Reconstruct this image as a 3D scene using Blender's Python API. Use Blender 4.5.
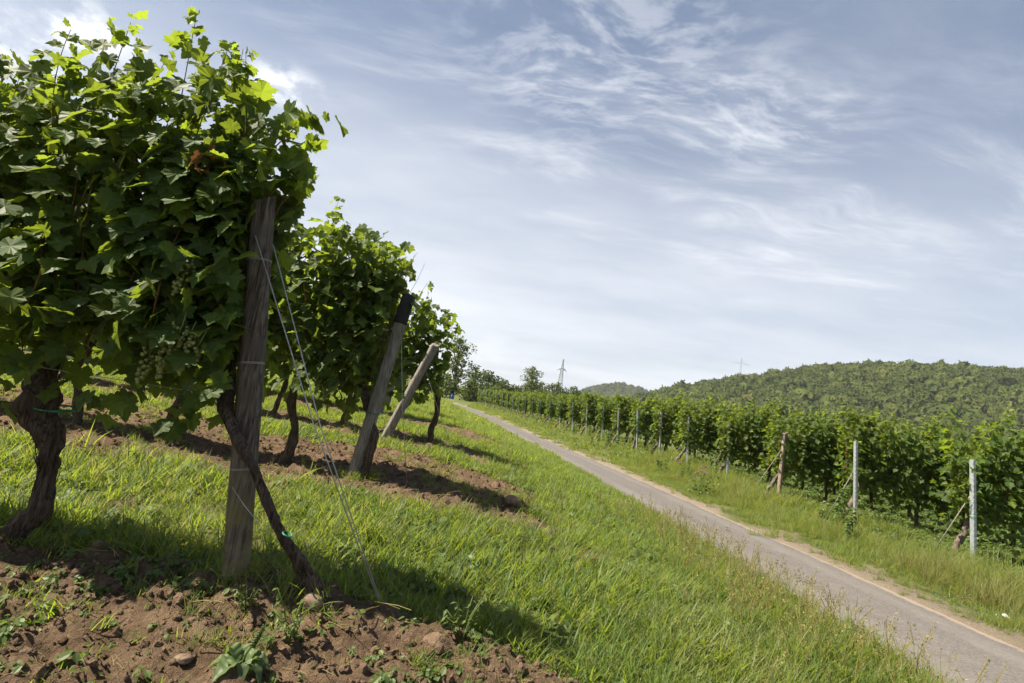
import bpy, math
import numpy as np
from mathutils import Matrix, Vector
for o in list(bpy.data.objects): bpy.data.objects.remove(o)
S = bpy.context.scene
C = S.collection
R_ = math.radians
HAZE = 0.00011

# ------------------------------------------------------------------ camera, sky, sun, exposure
FPX, PITCH, ROLL, CAMH = 540.0, R_(7.3), R_(9.0), 1.5
cam = bpy.data.cameras.new('camera'); co = bpy.data.objects.new('camera', cam); C.objects.link(co)
cam.sensor_width = 36.0; cam.lens = FPX/1024*36; cam.clip_start = 0.05; cam.clip_end = 12000
fwd = Vector((0, math.cos(PITCH), math.sin(PITCH))); up0 = Vector((0, -math.sin(PITCH), math.cos(PITCH))); rt0 = Vector((1, 0, 0))
rt = rt0*math.cos(ROLL) + up0*math.sin(ROLL); up = -rt0*math.sin(ROLL) + up0*math.cos(ROLL)
M = Matrix((rt, up, -fwd)).transposed().to_4x4(); M.translation = (0, 0, CAMH); co.matrix_world = M
S.camera = co
SUN_EL, SUN_AZ = R_(54), math.atan2(-0.19, -0.98)           # towards the sun: left and a little ahead
sdir = Vector((math.cos(SUN_AZ)*math.cos(SUN_EL), math.sin(SUN_AZ)*math.cos(SUN_EL), math.sin(SUN_EL)))
sl = bpy.data.lights.new('sun', 'SUN'); sl.energy = 5.0; sl.angle = R_(0.55); sl.color = (1.0, 0.91, 0.75)
so = bpy.data.objects.new('sun', sl); C.objects.link(so); so.rotation_euler = (-sdir).to_track_quat('-Z', 'Y').to_euler(); so.location = (-30, 20, 60)
S.view_settings.view_transform = 'Standard'; S.view_settings.look = 'None'; S.view_settings.gamma = 1
S.view_settings.use_curve_mapping = False; S.view_settings.exposure = 1.42
W = bpy.data.worlds.new('World'); S.world = W; W.use_nodes = True

class N:
    """tiny node-tree helper"""
    def __init__(s, nt): s.nt = nt; nt.nodes.clear()
    def n(s, t, **kw):
        x = s.nt.nodes.new(t)
        ins = kw.pop('ins', {})
        for k, v in kw.items(): setattr(x, k, v)
        for k, v in ins.items(): s.put(x.inputs[k], v)
        return x
    def put(s, sock, v):
        if isinstance(v, bpy.types.NodeSocket): s.nt.links.new(v, sock)
        elif isinstance(v, bpy.types.Node): s.nt.links.new(v.outputs[0], sock)
        else: sock.default_value = v
    def math(s, op, a, b=0.0, c=0.0, clamp=False):
        x = s.n('ShaderNodeMath', operation=op, use_clamp=clamp); s.put(x.inputs[0], a); s.put(x.inputs[1], b)
        if op in ('MULTIPLY_ADD',): s.put(x.inputs[2], c)
        return x.outputs[0]
    def vm(s, op, a, b=(0, 0, 0)):
        x = s.n('ShaderNodeVectorMath', operation=op); s.put(x.inputs[0], a); s.put(x.inputs[1], b); return x.outputs[0]
    def mix(s, f, a, b, blend='MIX'):
        x = s.n('ShaderNodeMix', data_type='RGBA', blend_type=blend); s.put(x.inputs[0], f)
        s.put(x.inputs[6], a if not isinstance(a, tuple) else (*a, 1)[:4]); s.put(x.inputs[7], b if not isinstance(b, tuple) else (*b, 1)[:4])
        return x.outputs[2]
    def noise(s, vec, scale, detail=4, rough=0.55, dist=0.0, dim='3D'):
        return s.n('ShaderNodeTexNoise', noise_dimensions=dim, ins={'Vector': vec, 'Scale': scale, 'Detail': detail, 'Roughness': rough, 'Distortion': dist}).outputs[0]
    def ramp(s, f, a, b, lo=0.0, hi=1.0):
        x = s.n('ShaderNodeMapRange', interpolation_type='SMOOTHSTEP', ins={0: f, 1: a, 2: b, 3: lo, 4: hi}); return x.outputs[0]

def build_world():
    g = N(W.node_tree)
    sky = g.n('ShaderNodeTexSky', sky_type='NISHITA', sun_disc=False, sun_elevation=SUN_EL, sun_rotation=math.atan2(sdir.x, sdir.y), air_density=1.0, dust_density=1.6, ozone_density=1.2, altitude=200)
    d = g.vm('NORMALIZE', g.n('ShaderNodeTexCoord').outputs['Generated'])
    sep = g.n('ShaderNodeSeparateXYZ', ins={0: d}); z = g.math('MAXIMUM', sep.outputs[2], 0.0)
    den = g.math('ADD', z, 0.09)
    px, py = g.math('DIVIDE', sep.outputs[0], den), g.math('DIVIDE', sep.outputs[1], den)
    p = g.n('ShaderNodeCombineXYZ', ins={0: px, 1: py, 2: 0.0}).outputs[0]
    warp = g.n('ShaderNodeTexNoise', ins={'Vector': p, 'Scale': 0.9, 'Detail': 3}).outputs['Color']
    pw = g.vm('ADD', p, g.vm('MULTIPLY', g.vm('SUBTRACT', warp, (0.5, 0.5, 0.5)), (0.75, 0.75, 0)))
    def rot(v, a, sx, sy):
        m = g.n('ShaderNodeMapping', ins={'Vector': v, 'Rotation': (0, 0, a), 'Scale': (sx, sy, 1)}); return m.outputs[0]
    wisp = g.ramp(g.noise(rot(pw, -1.05, 0.62, 1.7), 1.9, 10, 0.66), 0.44, 0.82)
    veil = g.ramp(g.noise(rot(p, 0.3, 0.5, 0.8), 0.9, 5, 0.55), 0.30, 0.72)
    rip = g.ramp(g.noise(rot(pw, -0.75, 4.2, 8.0), 2.0, 5, 0.6, 0.2), 0.42, 0.66)
    def spot(cx, cy, r):                                   # where a patch of cloud hangs, on the cloud layer
        v = g.vm('SUBTRACT', p, (cx, cy, 0)); l = g.n('ShaderNodeVectorMath', operation='LENGTH', ins={0: v}).outputs[1]
        return g.ramp(l, r, r*0.1)
    def at(pxl, pyl):
        dx, dy = pxl-512, pyl-341.5
        v = (rt*dx - up*dy + fwd*FPX).normalized(); q = max(v.z, 0)+0.09
        return v.x/q, v.y/q
    s_rip = g.math('ADD', spot(*at(610, 60), 0.55), spot(*at(780, 130), 0.35), clamp=True)
    s_w = g.math('ADD', spot(*at(640, 205), 1.0), spot(*at(950, 240), 1.3), clamp=True)
    s_w = g.math('ADD', s_w, g.math('MULTIPLY', spot(*at(470, 60), 0.9), 0.7), clamp=True)
    dens = g.math('MULTIPLY', veil, 0.22)
    dens = g.math('ADD', dens, g.math('MULTIPLY', wisp, g.math('MULTIPLY_ADD', s_w, 0.74, 0.08)))
    dens = g.math('ADD', dens, g.math('MULTIPLY', g.math('MULTIPLY', rip, s_rip), 0.34))
    # small bright cumulus low over the left horizon and two scraps above the vines
    cum = g.ramp(g.noise(g.vm('MULTIPLY', d, (1, 1, 2.6)), 7.5, 7, 0.6), 0.52, 0.70)
    low = g.math('MULTIPLY', g.ramp(z, 0.30, 0.04), g.ramp(sep.outputs[0], 0.25, -0.25))
    dens = g.math('ADD', dens, g.math('MULTIPLY', g.math('MULTIPLY', cum, low), 0.75))
    puff = g.ramp(g.noise(g.vm('MULTIPLY', d, (1, 1, 1.6)), 13.0, 7, 0.58), 0.40, 0.60)
    sp = g.math('ADD', g.math('ADD', spot(*at(85, 28), 0.20), spot(*at(5, 40), 0.28)), spot(*at(285, 86), 0.16), clamp=True)
    dens = g.math('ADD', dens, g.math('MULTIPLY', g.math('MULTIPLY', puff, sp), 1.0), clamp=True)
    fr = g.ramp(sep.outputs[1], -0.45, 0.45, 0.30, 1.0)      # cloud and haze thinned in the unseen sky behind camera, cutting fill light
    hz = g.math('MULTIPLY', g.ramp(z, 0.62, -0.06), g.math('MULTIPLY_ADD', veil, 0.35, 0.68))                              # air near the horizon is milky
    dens = g.math('ADD', dens, g.math('MULTIPLY', g.math('MULTIPLY', hz, 0.95), g.math('SUBTRACT', 1.0, dens)), clamp=True)
    glow = g.math('MULTIPLY', g.math('ADD', spot(*at(330, 260), 2.2), g.math('MULTIPLY', spot(*at(560, 260), 2.0), 0.6), clamp=True), g.math('MULTIPLY_ADD', veil, 0.30, 0.22))   # thicker bright veil over the left and centre
    dens = g.math('ADD', dens, g.math('MULTIPLY', glow, g.math('SUBTRACT', 1.0, dens)), clamp=True)
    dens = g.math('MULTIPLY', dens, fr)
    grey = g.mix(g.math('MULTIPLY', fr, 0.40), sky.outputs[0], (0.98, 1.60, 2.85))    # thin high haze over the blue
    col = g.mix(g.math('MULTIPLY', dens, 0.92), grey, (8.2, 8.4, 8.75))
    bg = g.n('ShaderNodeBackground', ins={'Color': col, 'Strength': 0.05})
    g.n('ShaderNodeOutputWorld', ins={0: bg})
build_world()

# ------------------------------------------------------------------ helpers
def hash3(ix, iy, iz):
    h = (ix.astype(np.int64)*374761393 + iy.astype(np.int64)*668265263 + iz.astype(np.int64)*2147483647) & 0xffffffff
    h = ((h ^ (h >> 13))*1274126177) & 0xffffffff
    h = (h ^ (h >> 16)) & 0xffffffff
    return h/4294967295.0
def vnoise(p):
    p = np.asarray(p, float); i = np.floor(p).astype(np.int64); f = p-i; f = f*f*(3-2*f); r = 0
    for a in (0, 1):
        for b in (0, 1):
            for c in (0, 1):
                w = (f[..., 0] if a else 1-f[..., 0])*(f[..., 1] if b else 1-f[..., 1])*(f[..., 2] if c else 1-f[..., 2])
                r = r + w*hash3(i[..., 0]+a, i[..., 1]+b, i[..., 2]+c)
    return r
def fbm(p, o=4):
    p = np.asarray(p, float); r = 0; a = 0.5; t = 0
    for k in range(o): r = r+a*vnoise(p*2**k+17.3*k); t += a; a *= 0.5
    return r/t
def p3(x, y, s=1.0, z=0.0): return np.stack([np.asarray(x)*s, np.asarray(y)*s, np.zeros_like(np.asarray(x, float))+z], -1)
def sstep(x, a, b):
    t = np.clip((np.asarray(x, float)-a)/(b-a), 0, 1); return t*t*(3-2*t)

def mesh_np(name, V, F, mat, attr=None, smooth=False):
    """V (n,3); F one array or a list of arrays of triangles / quads"""
    me = bpy.data.meshes.new(name); Fs = F if isinstance(F, list) else [F]
    Fs = [np.asarray(f, np.int32) for f in Fs if len(f)]
    V = np.asarray(V, np.float32)
    me.vertices.add(len(V)); me.vertices.foreach_set('co', V.ravel())
    loops = np.concatenate([f.ravel() for f in Fs]); tot = np.concatenate([np.full(len(f), f.shape[1], np.int32) for f in Fs])
    st = np.concatenate([[0], np.cumsum(tot)[:-1]]).astype(np.int32)
    me.loops.add(len(loops)); me.loops.foreach_set('vertex_index', loops)
    me.polygons.add(len(tot)); me.polygons.foreach_set('loop_start', st); me.polygons.foreach_set('loop_total', tot)
    me.polygons.foreach_set('use_smooth', np.full(len(tot), smooth, bool))
    if attr is not None:
        a = me.color_attributes.new('tint', 'FLOAT_COLOR', 'POINT'); A = np.ones((len(V), 4), np.float32); A[:, :attr.shape[1]] = attr
        a.data.foreach_set('color', A.ravel())
    me.update(calc_edges=True); me.materials.append(mat)
    return me
def obj(name, me, parent=None, loc=None):
    o = bpy.data.objects.new(name, me); C.objects.link(o)
    if parent: o.parent = parent
    if loc is not None: o.location = loc
    return o
def tag(o, label=None, cat=None, group=None, kind=None):
    for k, v in (('label', label), ('category', cat), ('group', group), ('kind', kind)):
        if v: o[k] = v
    return o
def thing(name, label, cat, loc, rz=0.0, group=None):
    o = bpy.data.objects.new(name, None); o.empty_display_size = 0.2; C.objects.link(o)
    o.location = loc; o.rotation_euler = (0, 0, rz); return tag(o, label, cat, group)
class MB:
    """collects geometry pieces into one mesh"""
    def __init__(s): s.V = []; s.F = {3: [], 4: []}; s.A = []; s.n = 0
    def add(s, V, F, attr=(0.5, 0.5, 0.5)):
        V = np.asarray(V, float); F = np.asarray(F); s.V.append(V)
        if len(F): s.F[F.shape[1]].append(F+s.n)
        a = np.asarray(attr, float); s.A.append(np.broadcast_to(a, (len(V), 3)) if a.ndim == 1 else a); s.n += len(V)
    def tube(s, pts, rad, k=8, rough=0.0, freq=6.0, cap=True, twist=0.0, ridges=0, rdepth=0.0, attr=(0.5, 0.5, 0.5), seed=0):
        pts = np.asarray(pts, float); n = len(pts); rad = np.broadcast_to(np.asarray(rad, float), (n,))
        T = np.gradient(pts, axis=0); T /= np.linalg.norm(T, axis=1)[:, None]+1e-9
        a = np.array([0, 0, 1.0]) if abs(T[0, 2]) < 0.9 else np.array([1.0, 0, 0])
        U = np.cross(T[0], a); U /= np.linalg.norm(U); Us = [U]
        for i in range(1, n):
            U = Us[-1]-T[i]*np.dot(Us[-1], T[i]); Us.append(U/np.linalg.norm(U))
        Us = np.array(Us); Vs = np.cross(T, Us)
        th = np.arange(k)/k*2*np.pi
        ph = th[None]+twist*np.linspace(0, 1, n)[:, None]
        rr = np.repeat(rad[:, None], k, 1)
        if ridges: rr = rr*(1+rdepth*np.cos(ridges*ph+2*np.sin(2*ph)))
        ring = pts[:, None]+rr[..., None]*(np.cos(th)[None, :, None]*Us[:, None]+np.sin(th)[None, :, None]*Vs[:, None])
        if rough:
            q = ring*freq; d = (fbm(q+seed*7.7, 3)-0.5)*2*rough
            ring = ring+d[..., None]*(ring-pts[:, None])
        V = ring.reshape(-1, 3); i = np.arange(n-1)[:, None]*k; j = np.arange(k)[None]
        F = np.stack([i+j, i+(j+1) % k, i+k+(j+1) % k, i+k+j], -1).reshape(-1, 4)
        s.add(V, F, attr)
        if cap:
            for e, P in ((0, pts[0]), (n-1, pts[-1])):
                b = s.n; s.add(P[None], np.zeros((0, 3), int), attr)
                base = b-len(V) if e == 0 else b-k
                if e == n-1: base = b-k-1
                f = np.stack([np.full(k, b), base+(np.arange(k)+1) % k, base+np.arange(k)], -1) if e == 0 else np.stack([np.full(k, b), base+np.arange(k), base+(np.arange(k)+1) % k], -1)
                s.F[3].append(f)
    def box(s, c, h, R=None, attr=(0.5, 0.5, 0.5)):
        v = np.array([[x, y, z] for x in (-1, 1) for y in (-1, 1) for z in (-1, 1)], float)*np.asarray(h)
        if R is not None: v = v@np.asarray(R).T
        s.add(v+np.asarray(c), [[0, 1, 3, 2], [4, 6, 7, 5], [0, 4, 5, 1], [2, 3, 7, 6], [0, 2, 6, 4], [1, 5, 7, 3]], attr)
    def build(s, name, mat, parent=None, smooth=False, label=None, loc=None):
        me = mesh_np(name, np.concatenate(s.V), [np.concatenate(f) for f in s.F.values() if f], mat, np.concatenate(s.A), smooth)
        o = obj(name, me, parent, loc)
        if label: o['label'] = label
        return o
def frames(n, t):
    """rotation matrices whose Z is n and whose Y is t made perpendicular"""
    n = n/np.linalg.norm(n, axis=1)[:, None]; t = t-n*(t*n).sum(1)[:, None]; t /= np.linalg.norm(t, axis=1)[:, None]+1e-9
    return np.stack([np.cross(t, n), t, n], -1)
def place(mb, base, tris, P, R, s, attr, vein=None):
    """many copies of one small mesh, baked"""
    n, m = len(P), len(base)
    if n == 0: return
    V = np.einsum('nij,mj->nmi', R, base)*s[:, None, None]+P[:, None]
    F = (tris[None]+np.arange(n)[:, None, None]*m).reshape(-1, tris.shape[1])
    A = np.repeat(attr, m, 0)
    if vein is not None: A[:, 2] = np.tile(vein, n)
    mb.add(V.reshape(-1, 3), F, A)
def ico(sub):
    import bmesh
    b = bmesh.new(); bmesh.ops.create_icosphere(b, subdivisions=sub, radius=1.0)
    V = np.array([v.co[:] for v in b.verts]); F = np.array([[v.index for v in f.verts] for f in b.faces]); b.free(); return V, F

# ------------------------------------------------------------------ materials
def mat(name):
    m = bpy.data.materials.new(name); m.use_nodes = True; return m, N(m.node_tree)
def out(g, sh): g.n('ShaderNodeOutputMaterial', ins={0: sh})
def princ(g, col, rough=0.7, spec=0.3, bump=None, bs=0.3, bd=0.01, metal=0.0):
    p = g.n('ShaderNodeBsdfPrincipled', ins={'Base Color': col if not isinstance(col, tuple) else (*col, 1), 'Roughness': rough, 'Specular IOR Level': spec, 'Metallic': metal})
    if bump is not None: g.put(p.inputs['Normal'], g.n('ShaderNodeBump', ins={'Strength': bs, 'Distance': bd, 'Height': bump}))
    return p
def leaf_mat(name, dark, light, young, trans, tfac=0.42, back=(0.075, 0.105, 0.05), rough=0.52, spec=0.16, inst=False):
    m, g = mat(name)
    a = g.n('ShaderNodeVertexColor', layer_name='tint'); sp = g.n('ShaderNodeSeparateColor', ins={0: a})
    r = sp.outputs[1]
    if inst: r = g.math('FRACT', g.math('ADD', g.math('MULTIPLY', r, 0.5), g.math('MULTIPLY', g.n('ShaderNodeObjectInfo').outputs['Random'], 0.5)))
    c = g.mix(r, dark, light); c = g.mix(sp.outputs[0], c, young)
    if inst:                                               # drier, yellower patches of sward
        pn = g.noise(g.n('ShaderNodeObjectInfo').outputs['Location'], 0.9, 4, 0.6)
        c = g.mix(g.ramp(pn, 0.48, 0.66, 0, 0.7), c, (0.25, 0.215, 0.08))
    if not inst: c = g.mix(g.math('MULTIPLY', g.n('ShaderNodeObjectInfo').outputs['Random'], 0.30), c, (0.115, 0.125, 0.022))   # each plant a little greener or yellower
    obj_n = g.noise(g.n('ShaderNodeTexCoord').outputs['Object'], 60.0, 3, 0.6)
    c2 = g.mix(g.math('MULTIPLY', obj_n, 0.35), c, (0.02, 0.035, 0.008))
    c2 = g.mix(g.ramp(sp.outputs[2], 0.80, 1.0, 0, 0.65), c2, (0.12, 0.17, 0.06))
    bk = g.mix(g.n('ShaderNodeNewGeometry').outputs['Backfacing'], c2, g.mix(0.6, c2, back))
    p = princ(g, bk, rough, spec)
    tc = g.mix(sp.outputs[0], g.mix(r, tuple(x*0.5 for x in trans), trans), ((0.40, 0.32, 0.13) if inst else tuple(min(1, x*1.25) for x in trans)))
    t = g.n('ShaderNodeBsdfTranslucent', ins={0: tc})
    out(g, g.n('ShaderNodeMixShader', ins={0: tfac, 1: p, 2: t})); return m
M_leaf = leaf_mat('vine_leaf', (0.018, 0.042, 0.012), (0.050, 0.098, 0.022), (0.18, 0.23, 0.035), (0.36, 0.47, 0.035), 0.40)
M_dry = leaf_mat('dry_leaf', (0.13, 0.055, 0.03), (0.22, 0.10, 0.05), (0.25, 0.12, 0.05), (0.3, 0.12, 0.04), 0.25, (0.2, 0.1, 0.06))
M_grass = leaf_mat('grass', (0.042, 0.088, 0.013), (0.160, 0.218, 0.032), (0.42, 0.34, 0.14), (0.43, 0.54, 0.045), 0.48, (0.09, 0.14, 0.04), 0.5, 0.25, inst=True)
M_weed = leaf_mat('weed', (0.035, 0.08, 0.022), (0.085, 0.14, 0.04), (0.22, 0.24, 0.06), (0.22, 0.34, 0.05), 0.35, (0.1, 0.14, 0.06), 0.5, 0.3)
M_tree = leaf_mat('tree_leaf', (0.024, 0.044, 0.012), (0.052, 0.082, 0.020), (0.12, 0.15, 0.045), (0.16, 0.22, 0.03), 0.3, (0.06, 0.09, 0.03), 0.6, 0.2)
def forest_mat():
    m, g = mat('forest_leaf')
    oi = g.n('ShaderNodeObjectInfo'); r = oi.outputs['Random']
    patch = g.noise(oi.outputs['Location'], 0.013, 3, 0.6)
    c = g.mix(r, (0.036, 0.052, 0.012), (0.074, 0.094, 0.019))
    c = g.mix(g.ramp(patch, 0.45, 0.68), c, g.mix(r, (0.060, 0.078, 0.016), (0.100, 0.112, 0.025)))
    c = g.mix(g.ramp(r, 0.99, 0.999, 0, 0.3), c, (0.17, 0.10, 0.045))
    n = g.noise(g.n('ShaderNodeTexCoord').outputs['Object'], 1.6, 4, 0.65)
    p = princ(g, g.mix(g.ramp(n, 0.35, 0.65, 0.5, 0), c, (0.02, 0.03, 0.008)), 0.8, 0.1)
    t = g.n('ShaderNodeBsdfTranslucent', ins={0: g.mix(0.5, c, (0.15, 0.19, 0.02))})
    out(g, g.n('ShaderNodeMixShader', ins={0: 0.15, 1: p, 2: t})); return m
M_forest = forest_mat()
def bark_mat(name, a, b, c, moss=None, vert=True):
    m, g = mat(name); tc = g.n('ShaderNodeTexCoord').outputs['Object']
    st = g.n('ShaderNodeMapping', ins={'Vector': tc, 'Scale': (75, 75, 5.0) if vert else (20, 20, 20)}).outputs[0]
    n1 = g.noise(st, 1.0, 6, 0.65, 0.4); n2 = g.noise(tc, 7.0, 4, 0.6)
    col = g.mix(g.ramp(n1, 0.35, 0.68), a, b); col = g.mix(g.ramp(n2, 0.45, 0.7, 0, 0.7), col, c)
    if moss:
        z = g.n('ShaderNodeSeparateXYZ', ins={0: tc}).outputs[2]
        col = g.mix(g.math('MULTIPLY', g.ramp(z, 0.75, 0.1), g.ramp(n2, 0.35, 0.6, 0.1, 0.75)), col, moss)
    out(g, princ(g, col, 0.85, 0.15, n1, 0.9, 0.012)); return m
M_bark = bark_mat('vine_bark', (0.022, 0.015, 0.011), (0.13, 0.092, 0.066), (0.065, 0.047, 0.036))
M_barkl = bark_mat('pale_vine_bark', (0.07, 0.052, 0.042), (0.22, 0.18, 0.15), (0.13, 0.10, 0.085))
M_cane = bark_mat('cane', (0.12, 0.055, 0.03), (0.22, 0.11, 0.055), (0.16, 0.14, 0.05))
M_post = bark_mat('weathered_post', (0.038, 0.029, 0.023), (0.185, 0.152, 0.124), (0.095, 0.077, 0.063), moss=(0.20, 0.17, 0.07))
M_postl = bark_mat('grey_post', (0.12, 0.105, 0.09), (0.28, 0.25, 0.22), (0.20, 0.178, 0.155))
M_postr = bark_mat('stained_post', (0.17, 0.12, 0.09), (0.36, 0.29, 0.24), (0.25, 0.15, 0.10))
M_trunk = bark_mat('tree_bark', (0.05, 0.04, 0.03), (0.12, 0.10, 0.08), (0.08, 0.065, 0.05))
def simple(name, col, rough=0.6, spec=0.3, metal=0.0, var=0.3, scale=30):
    m, g = mat(name); n = g.noise(g.n('ShaderNodeTexCoord').outputs['Object'], scale, 4, 0.6)
    out(g, princ(g, g.mix(g.ramp(n, 0.3, 0.7), tuple(x*(1-var) for x in col), tuple(min(1, x*(1+var)) for x in col)), rough, spec, n, 0.15, 0.004, metal)); return m
M_metal = simple('galvanised_steel', (0.40, 0.43, 0.45), 0.5, 0.5, 0.55, 0.15, 25)
M_wire = simple('steel_wire', (0.36, 0.36, 0.35), 0.5, 0.5, 0.4, 0.15)
M_black = simple('black_rubber', (0.018, 0.017, 0.017), 0.7, 0.3)
M_tie = simple('green_tie', (0.02, 0.16, 0.08), 0.5, 0.4)
M_stone = simple('stone', (0.165, 0.118, 0.083), 0.9, 0.1, 0, 0.3, 14)
M_blue = simple('blue_plastic', (0.035, 0.09, 0.26), 0.4, 0.4)
M_paper = simple('white_litter', (0.46, 0.46, 0.44), 0.6, 0.3, 0, 0.06)
M_flower = simple('purple_petal', (0.42, 0.06, 0.30), 0.6, 0.2)
M_pylon = simple('pylon_steel', (0.23, 0.24, 0.25), 0.6, 0.3, 0.3, 0.1)
def grape_mat():
    m, g = mat('grape')
    r = g.n('ShaderNodeSeparateColor', ins={0: g.n('ShaderNodeVertexColor', layer_name='tint')}).outputs[1]
    p = princ(g, g.mix(r, (0.13, 0.16, 0.045), (0.26, 0.27, 0.09)), 0.42, 0.35)
    p.inputs['Subsurface Weight'].default_value = 0.25; p.inputs['Subsurface Radius'].default_value = (0.008, 0.008, 0.003)
    out(g, p); return m
M_grape = grape_mat()

# ------------------------------------------------------------------ the lie of the land
XC_Y = np.array([-40, -10, 0, 4, 7, 10, 15, 20, 27, 36, 44, 57, 71, 80, 92, 110, 140])
XC_X = np.array([4.6, 4.55, 4.5, 4.45, 4.38, 4.22, 3.88, 3.35, 2.25, 0.85, -0.55, -3.2, -6.2, -9.2, -15, -26, -48.0])
_yy = np.linspace(-40, 140, 721); _k = np.exp(-0.5*(np.arange(-24, 25)/10.0)**2); _k /= _k.sum()
_xx = np.convolve(np.pad(np.interp(_yy, XC_Y, XC_X), 24, mode='edge'), _k, 'valid')
def xc(y): return np.interp(y, _yy, _xx)
def slope_c(y): return (xc(np.asarray(y)+0.5)-xc(np.asarray(y)-0.5))
PW = 1.03
def udist(x, y): return (np.asarray(x)-xc(y))/np.sqrt(1+slope_c(y)**2)
def zp(y):
    t = np.clip((np.asarray(y, float)-10)/75, 0, 1); return 1.45*t*t*(3-2*t)
ROWS_L = [2.80, 5.78, 8.85, 11.9, 14.9]
def soil(x, y):
    """0..1: tilled strips under the left rows"""
    x = np.asarray(x, float); y = np.asarray(y, float); n = fbm(p3(x, y, 1.6), 4)-0.5; n2 = fbm(p3(x, y, 5.0, 4.0), 3)-0.5
    s = sstep(y, 2.98+0.5*n+0.2*n2, 2.80+0.5*n+0.2*n2)*sstep(x, 0.98+0.8*n+.3*n2, 0.66+0.8*n+.3*n2)*sstep(y, -0.5, 0.3)
    for (a, b, xe) in ((5.1, 7.5, 0.40), (8.4, 9.7, 0.3), (11.3, 12.5, 0.1), (14.6, 15.2, -0.8)):
        s = np.maximum(s, sstep(y, a-0.15+n, a+0.15+n)*sstep(y, b+0.15+n, b-0.2+n)*sstep(x, xe+0.3+2*n, xe-0.3+2*n))
    s = np.maximum(s, 0.8*sstep(y, 4.4, 4.8)*sstep(y, 5.7, 5.4)*sstep(x, -0.2, -1.2)*sstep(n2+n, -0.10, 0.06))
    s = np.maximum(s, 0.7*sstep(n, 0.13, 0.24)*sstep(y, 3.3, 4.0)*sstep(x, 2.2, 1.4))       # worn patches in the sward
    return np.clip(s, 0, 1)
HX = np.array([-900, -200, 60, 120, 161, 230, 300, 395, 430, 500, 613, 800, 1100, 1600, 2600])
HZ = np.array([4, 5, 12, 20, 38, 66, 89, 118, 128, 139, 152, 160, 156, 125, 60.0])
def hills(x, y):
    h = np.interp(x, HX, HZ); w = sstep(y, 200, 660)**1.15*sstep(y, 1400, 700)
    r = fbm(p3(x, y, 1/70.0, 9), 4)-0.5
    z = h*w*(1+0.16*r*sstep(y, 240, 380))
    far = 136*np.exp(-((x-378)/225)**2-((y-1750)/300)**2)+70*np.exp(-((x-900)/500)**2-((y-2300)/400)**2)+46*np.exp(-((x+700)/900)**2-((y-2600)/500)**2)
    return z+far
def T(x, y, detail=True):
    x = np.asarray(x, float); y = np.asarray(y, float); u = udist(x, y); z = zp(y)
    dL = np.maximum(-u-PW, 0); dR = np.maximum(u-PW, 0)
    z = z+(0.22+0.064*np.clip(y, 0, 12.5))*sstep(dL, -0.6, 4.6)+0.02*np.clip(dL-6, 0, 20)*sstep(y, 3, 8)
    z = z+(0.06+0.034*np.clip(y-10, 0, 12))*sstep(dR, 0.1, 3.0)-0.035*np.clip(dR-4.5, 0, 60)-0.22*np.clip(dR-70, 0, 110)*sstep(y, 0, 60)*0.5
    z = z+7.5*sstep(y, 95, 240)*sstep(x, 120, 40)
    z = z+hills(x, y)
    if detail:
        off = sstep(np.abs(u), 1.05, 1.5)
        z = z+off*(fbm(p3(x, y, 0.9, 2), 3)-0.5)*0.10*sstep(y, 400, 60)
        near = sstep(y, 26, 14)*sstep(x, 4, 2.5)
        s = soil(x, y)*near
        z = z+0.09*np.exp(-((y-2.72)/0.30)**2)*sstep(x, 0.5, 0.0)*near
        z = z+s*((fbm(p3(x, y, 6.0, 1), 4)-0.5)*0.17+(np.abs(fbm(p3(x, y, 20.0, 1), 3)-0.5))*0.12)
        z = z-0.07*sstep(np.abs(u), 1.10, 0.90)
    return z
def Tz(x, y): return float(T(np.array([x]), np.array([y]))[0])

def grow(a, b, d0, k):
    r = [a]; d = d0
    while r[-1] < b: r.append(r[-1]+d); d *= k
    return r
gx = np.array([-v for v in grow(3.6, 3000, 0.06, 1.045)][::-1]+list(np.arange(-3.55, 1.6, 0.028))+grow(1.6, 6.5, 0.06, 1.0)[0:]+grow(6.6, 3200, 0.09, 1.037))
gy = np.array([-v for v in grow(-1.2, 40, 0.1, 1.12)][::-1]+list(np.arange(1.24, 3.6, 0.026))+grow(3.62, 4200, 0.035, 1.026))
GX, GY = np.meshgrid(gx, gy); nx, ny = len(gx), len(gy)
GZ = T(GX, GY)
U = udist(GX, GY); s_ = soil(GX, GY)*sstep(GY, 26, 18)
nz = fbm(p3(GX, GY, 1.3, 8), 4)
sand = np.clip(0.85*sstep(U, 1.65+2.6*(nz-0.5), 1.15+2.6*(nz-0.5))*sstep(U, 0, 0.6)+0.8*sstep(U, -1.32+0.4*(nz-.5), -1.12+0.4*(nz-.5))*sstep(U, 0, -0.6)*0.9, 0, 1)*sstep(GY, 110, 80)
wood = np.clip(sstep(GY, 260, 300), 0, 1)
i = np.arange(ny-1)[:, None]*nx; j = np.arange(nx-1)[None]
F = np.stack([i+j, i+j+1, i+nx+j+1, i+nx+j], -1).reshape(-1, 4)
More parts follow.
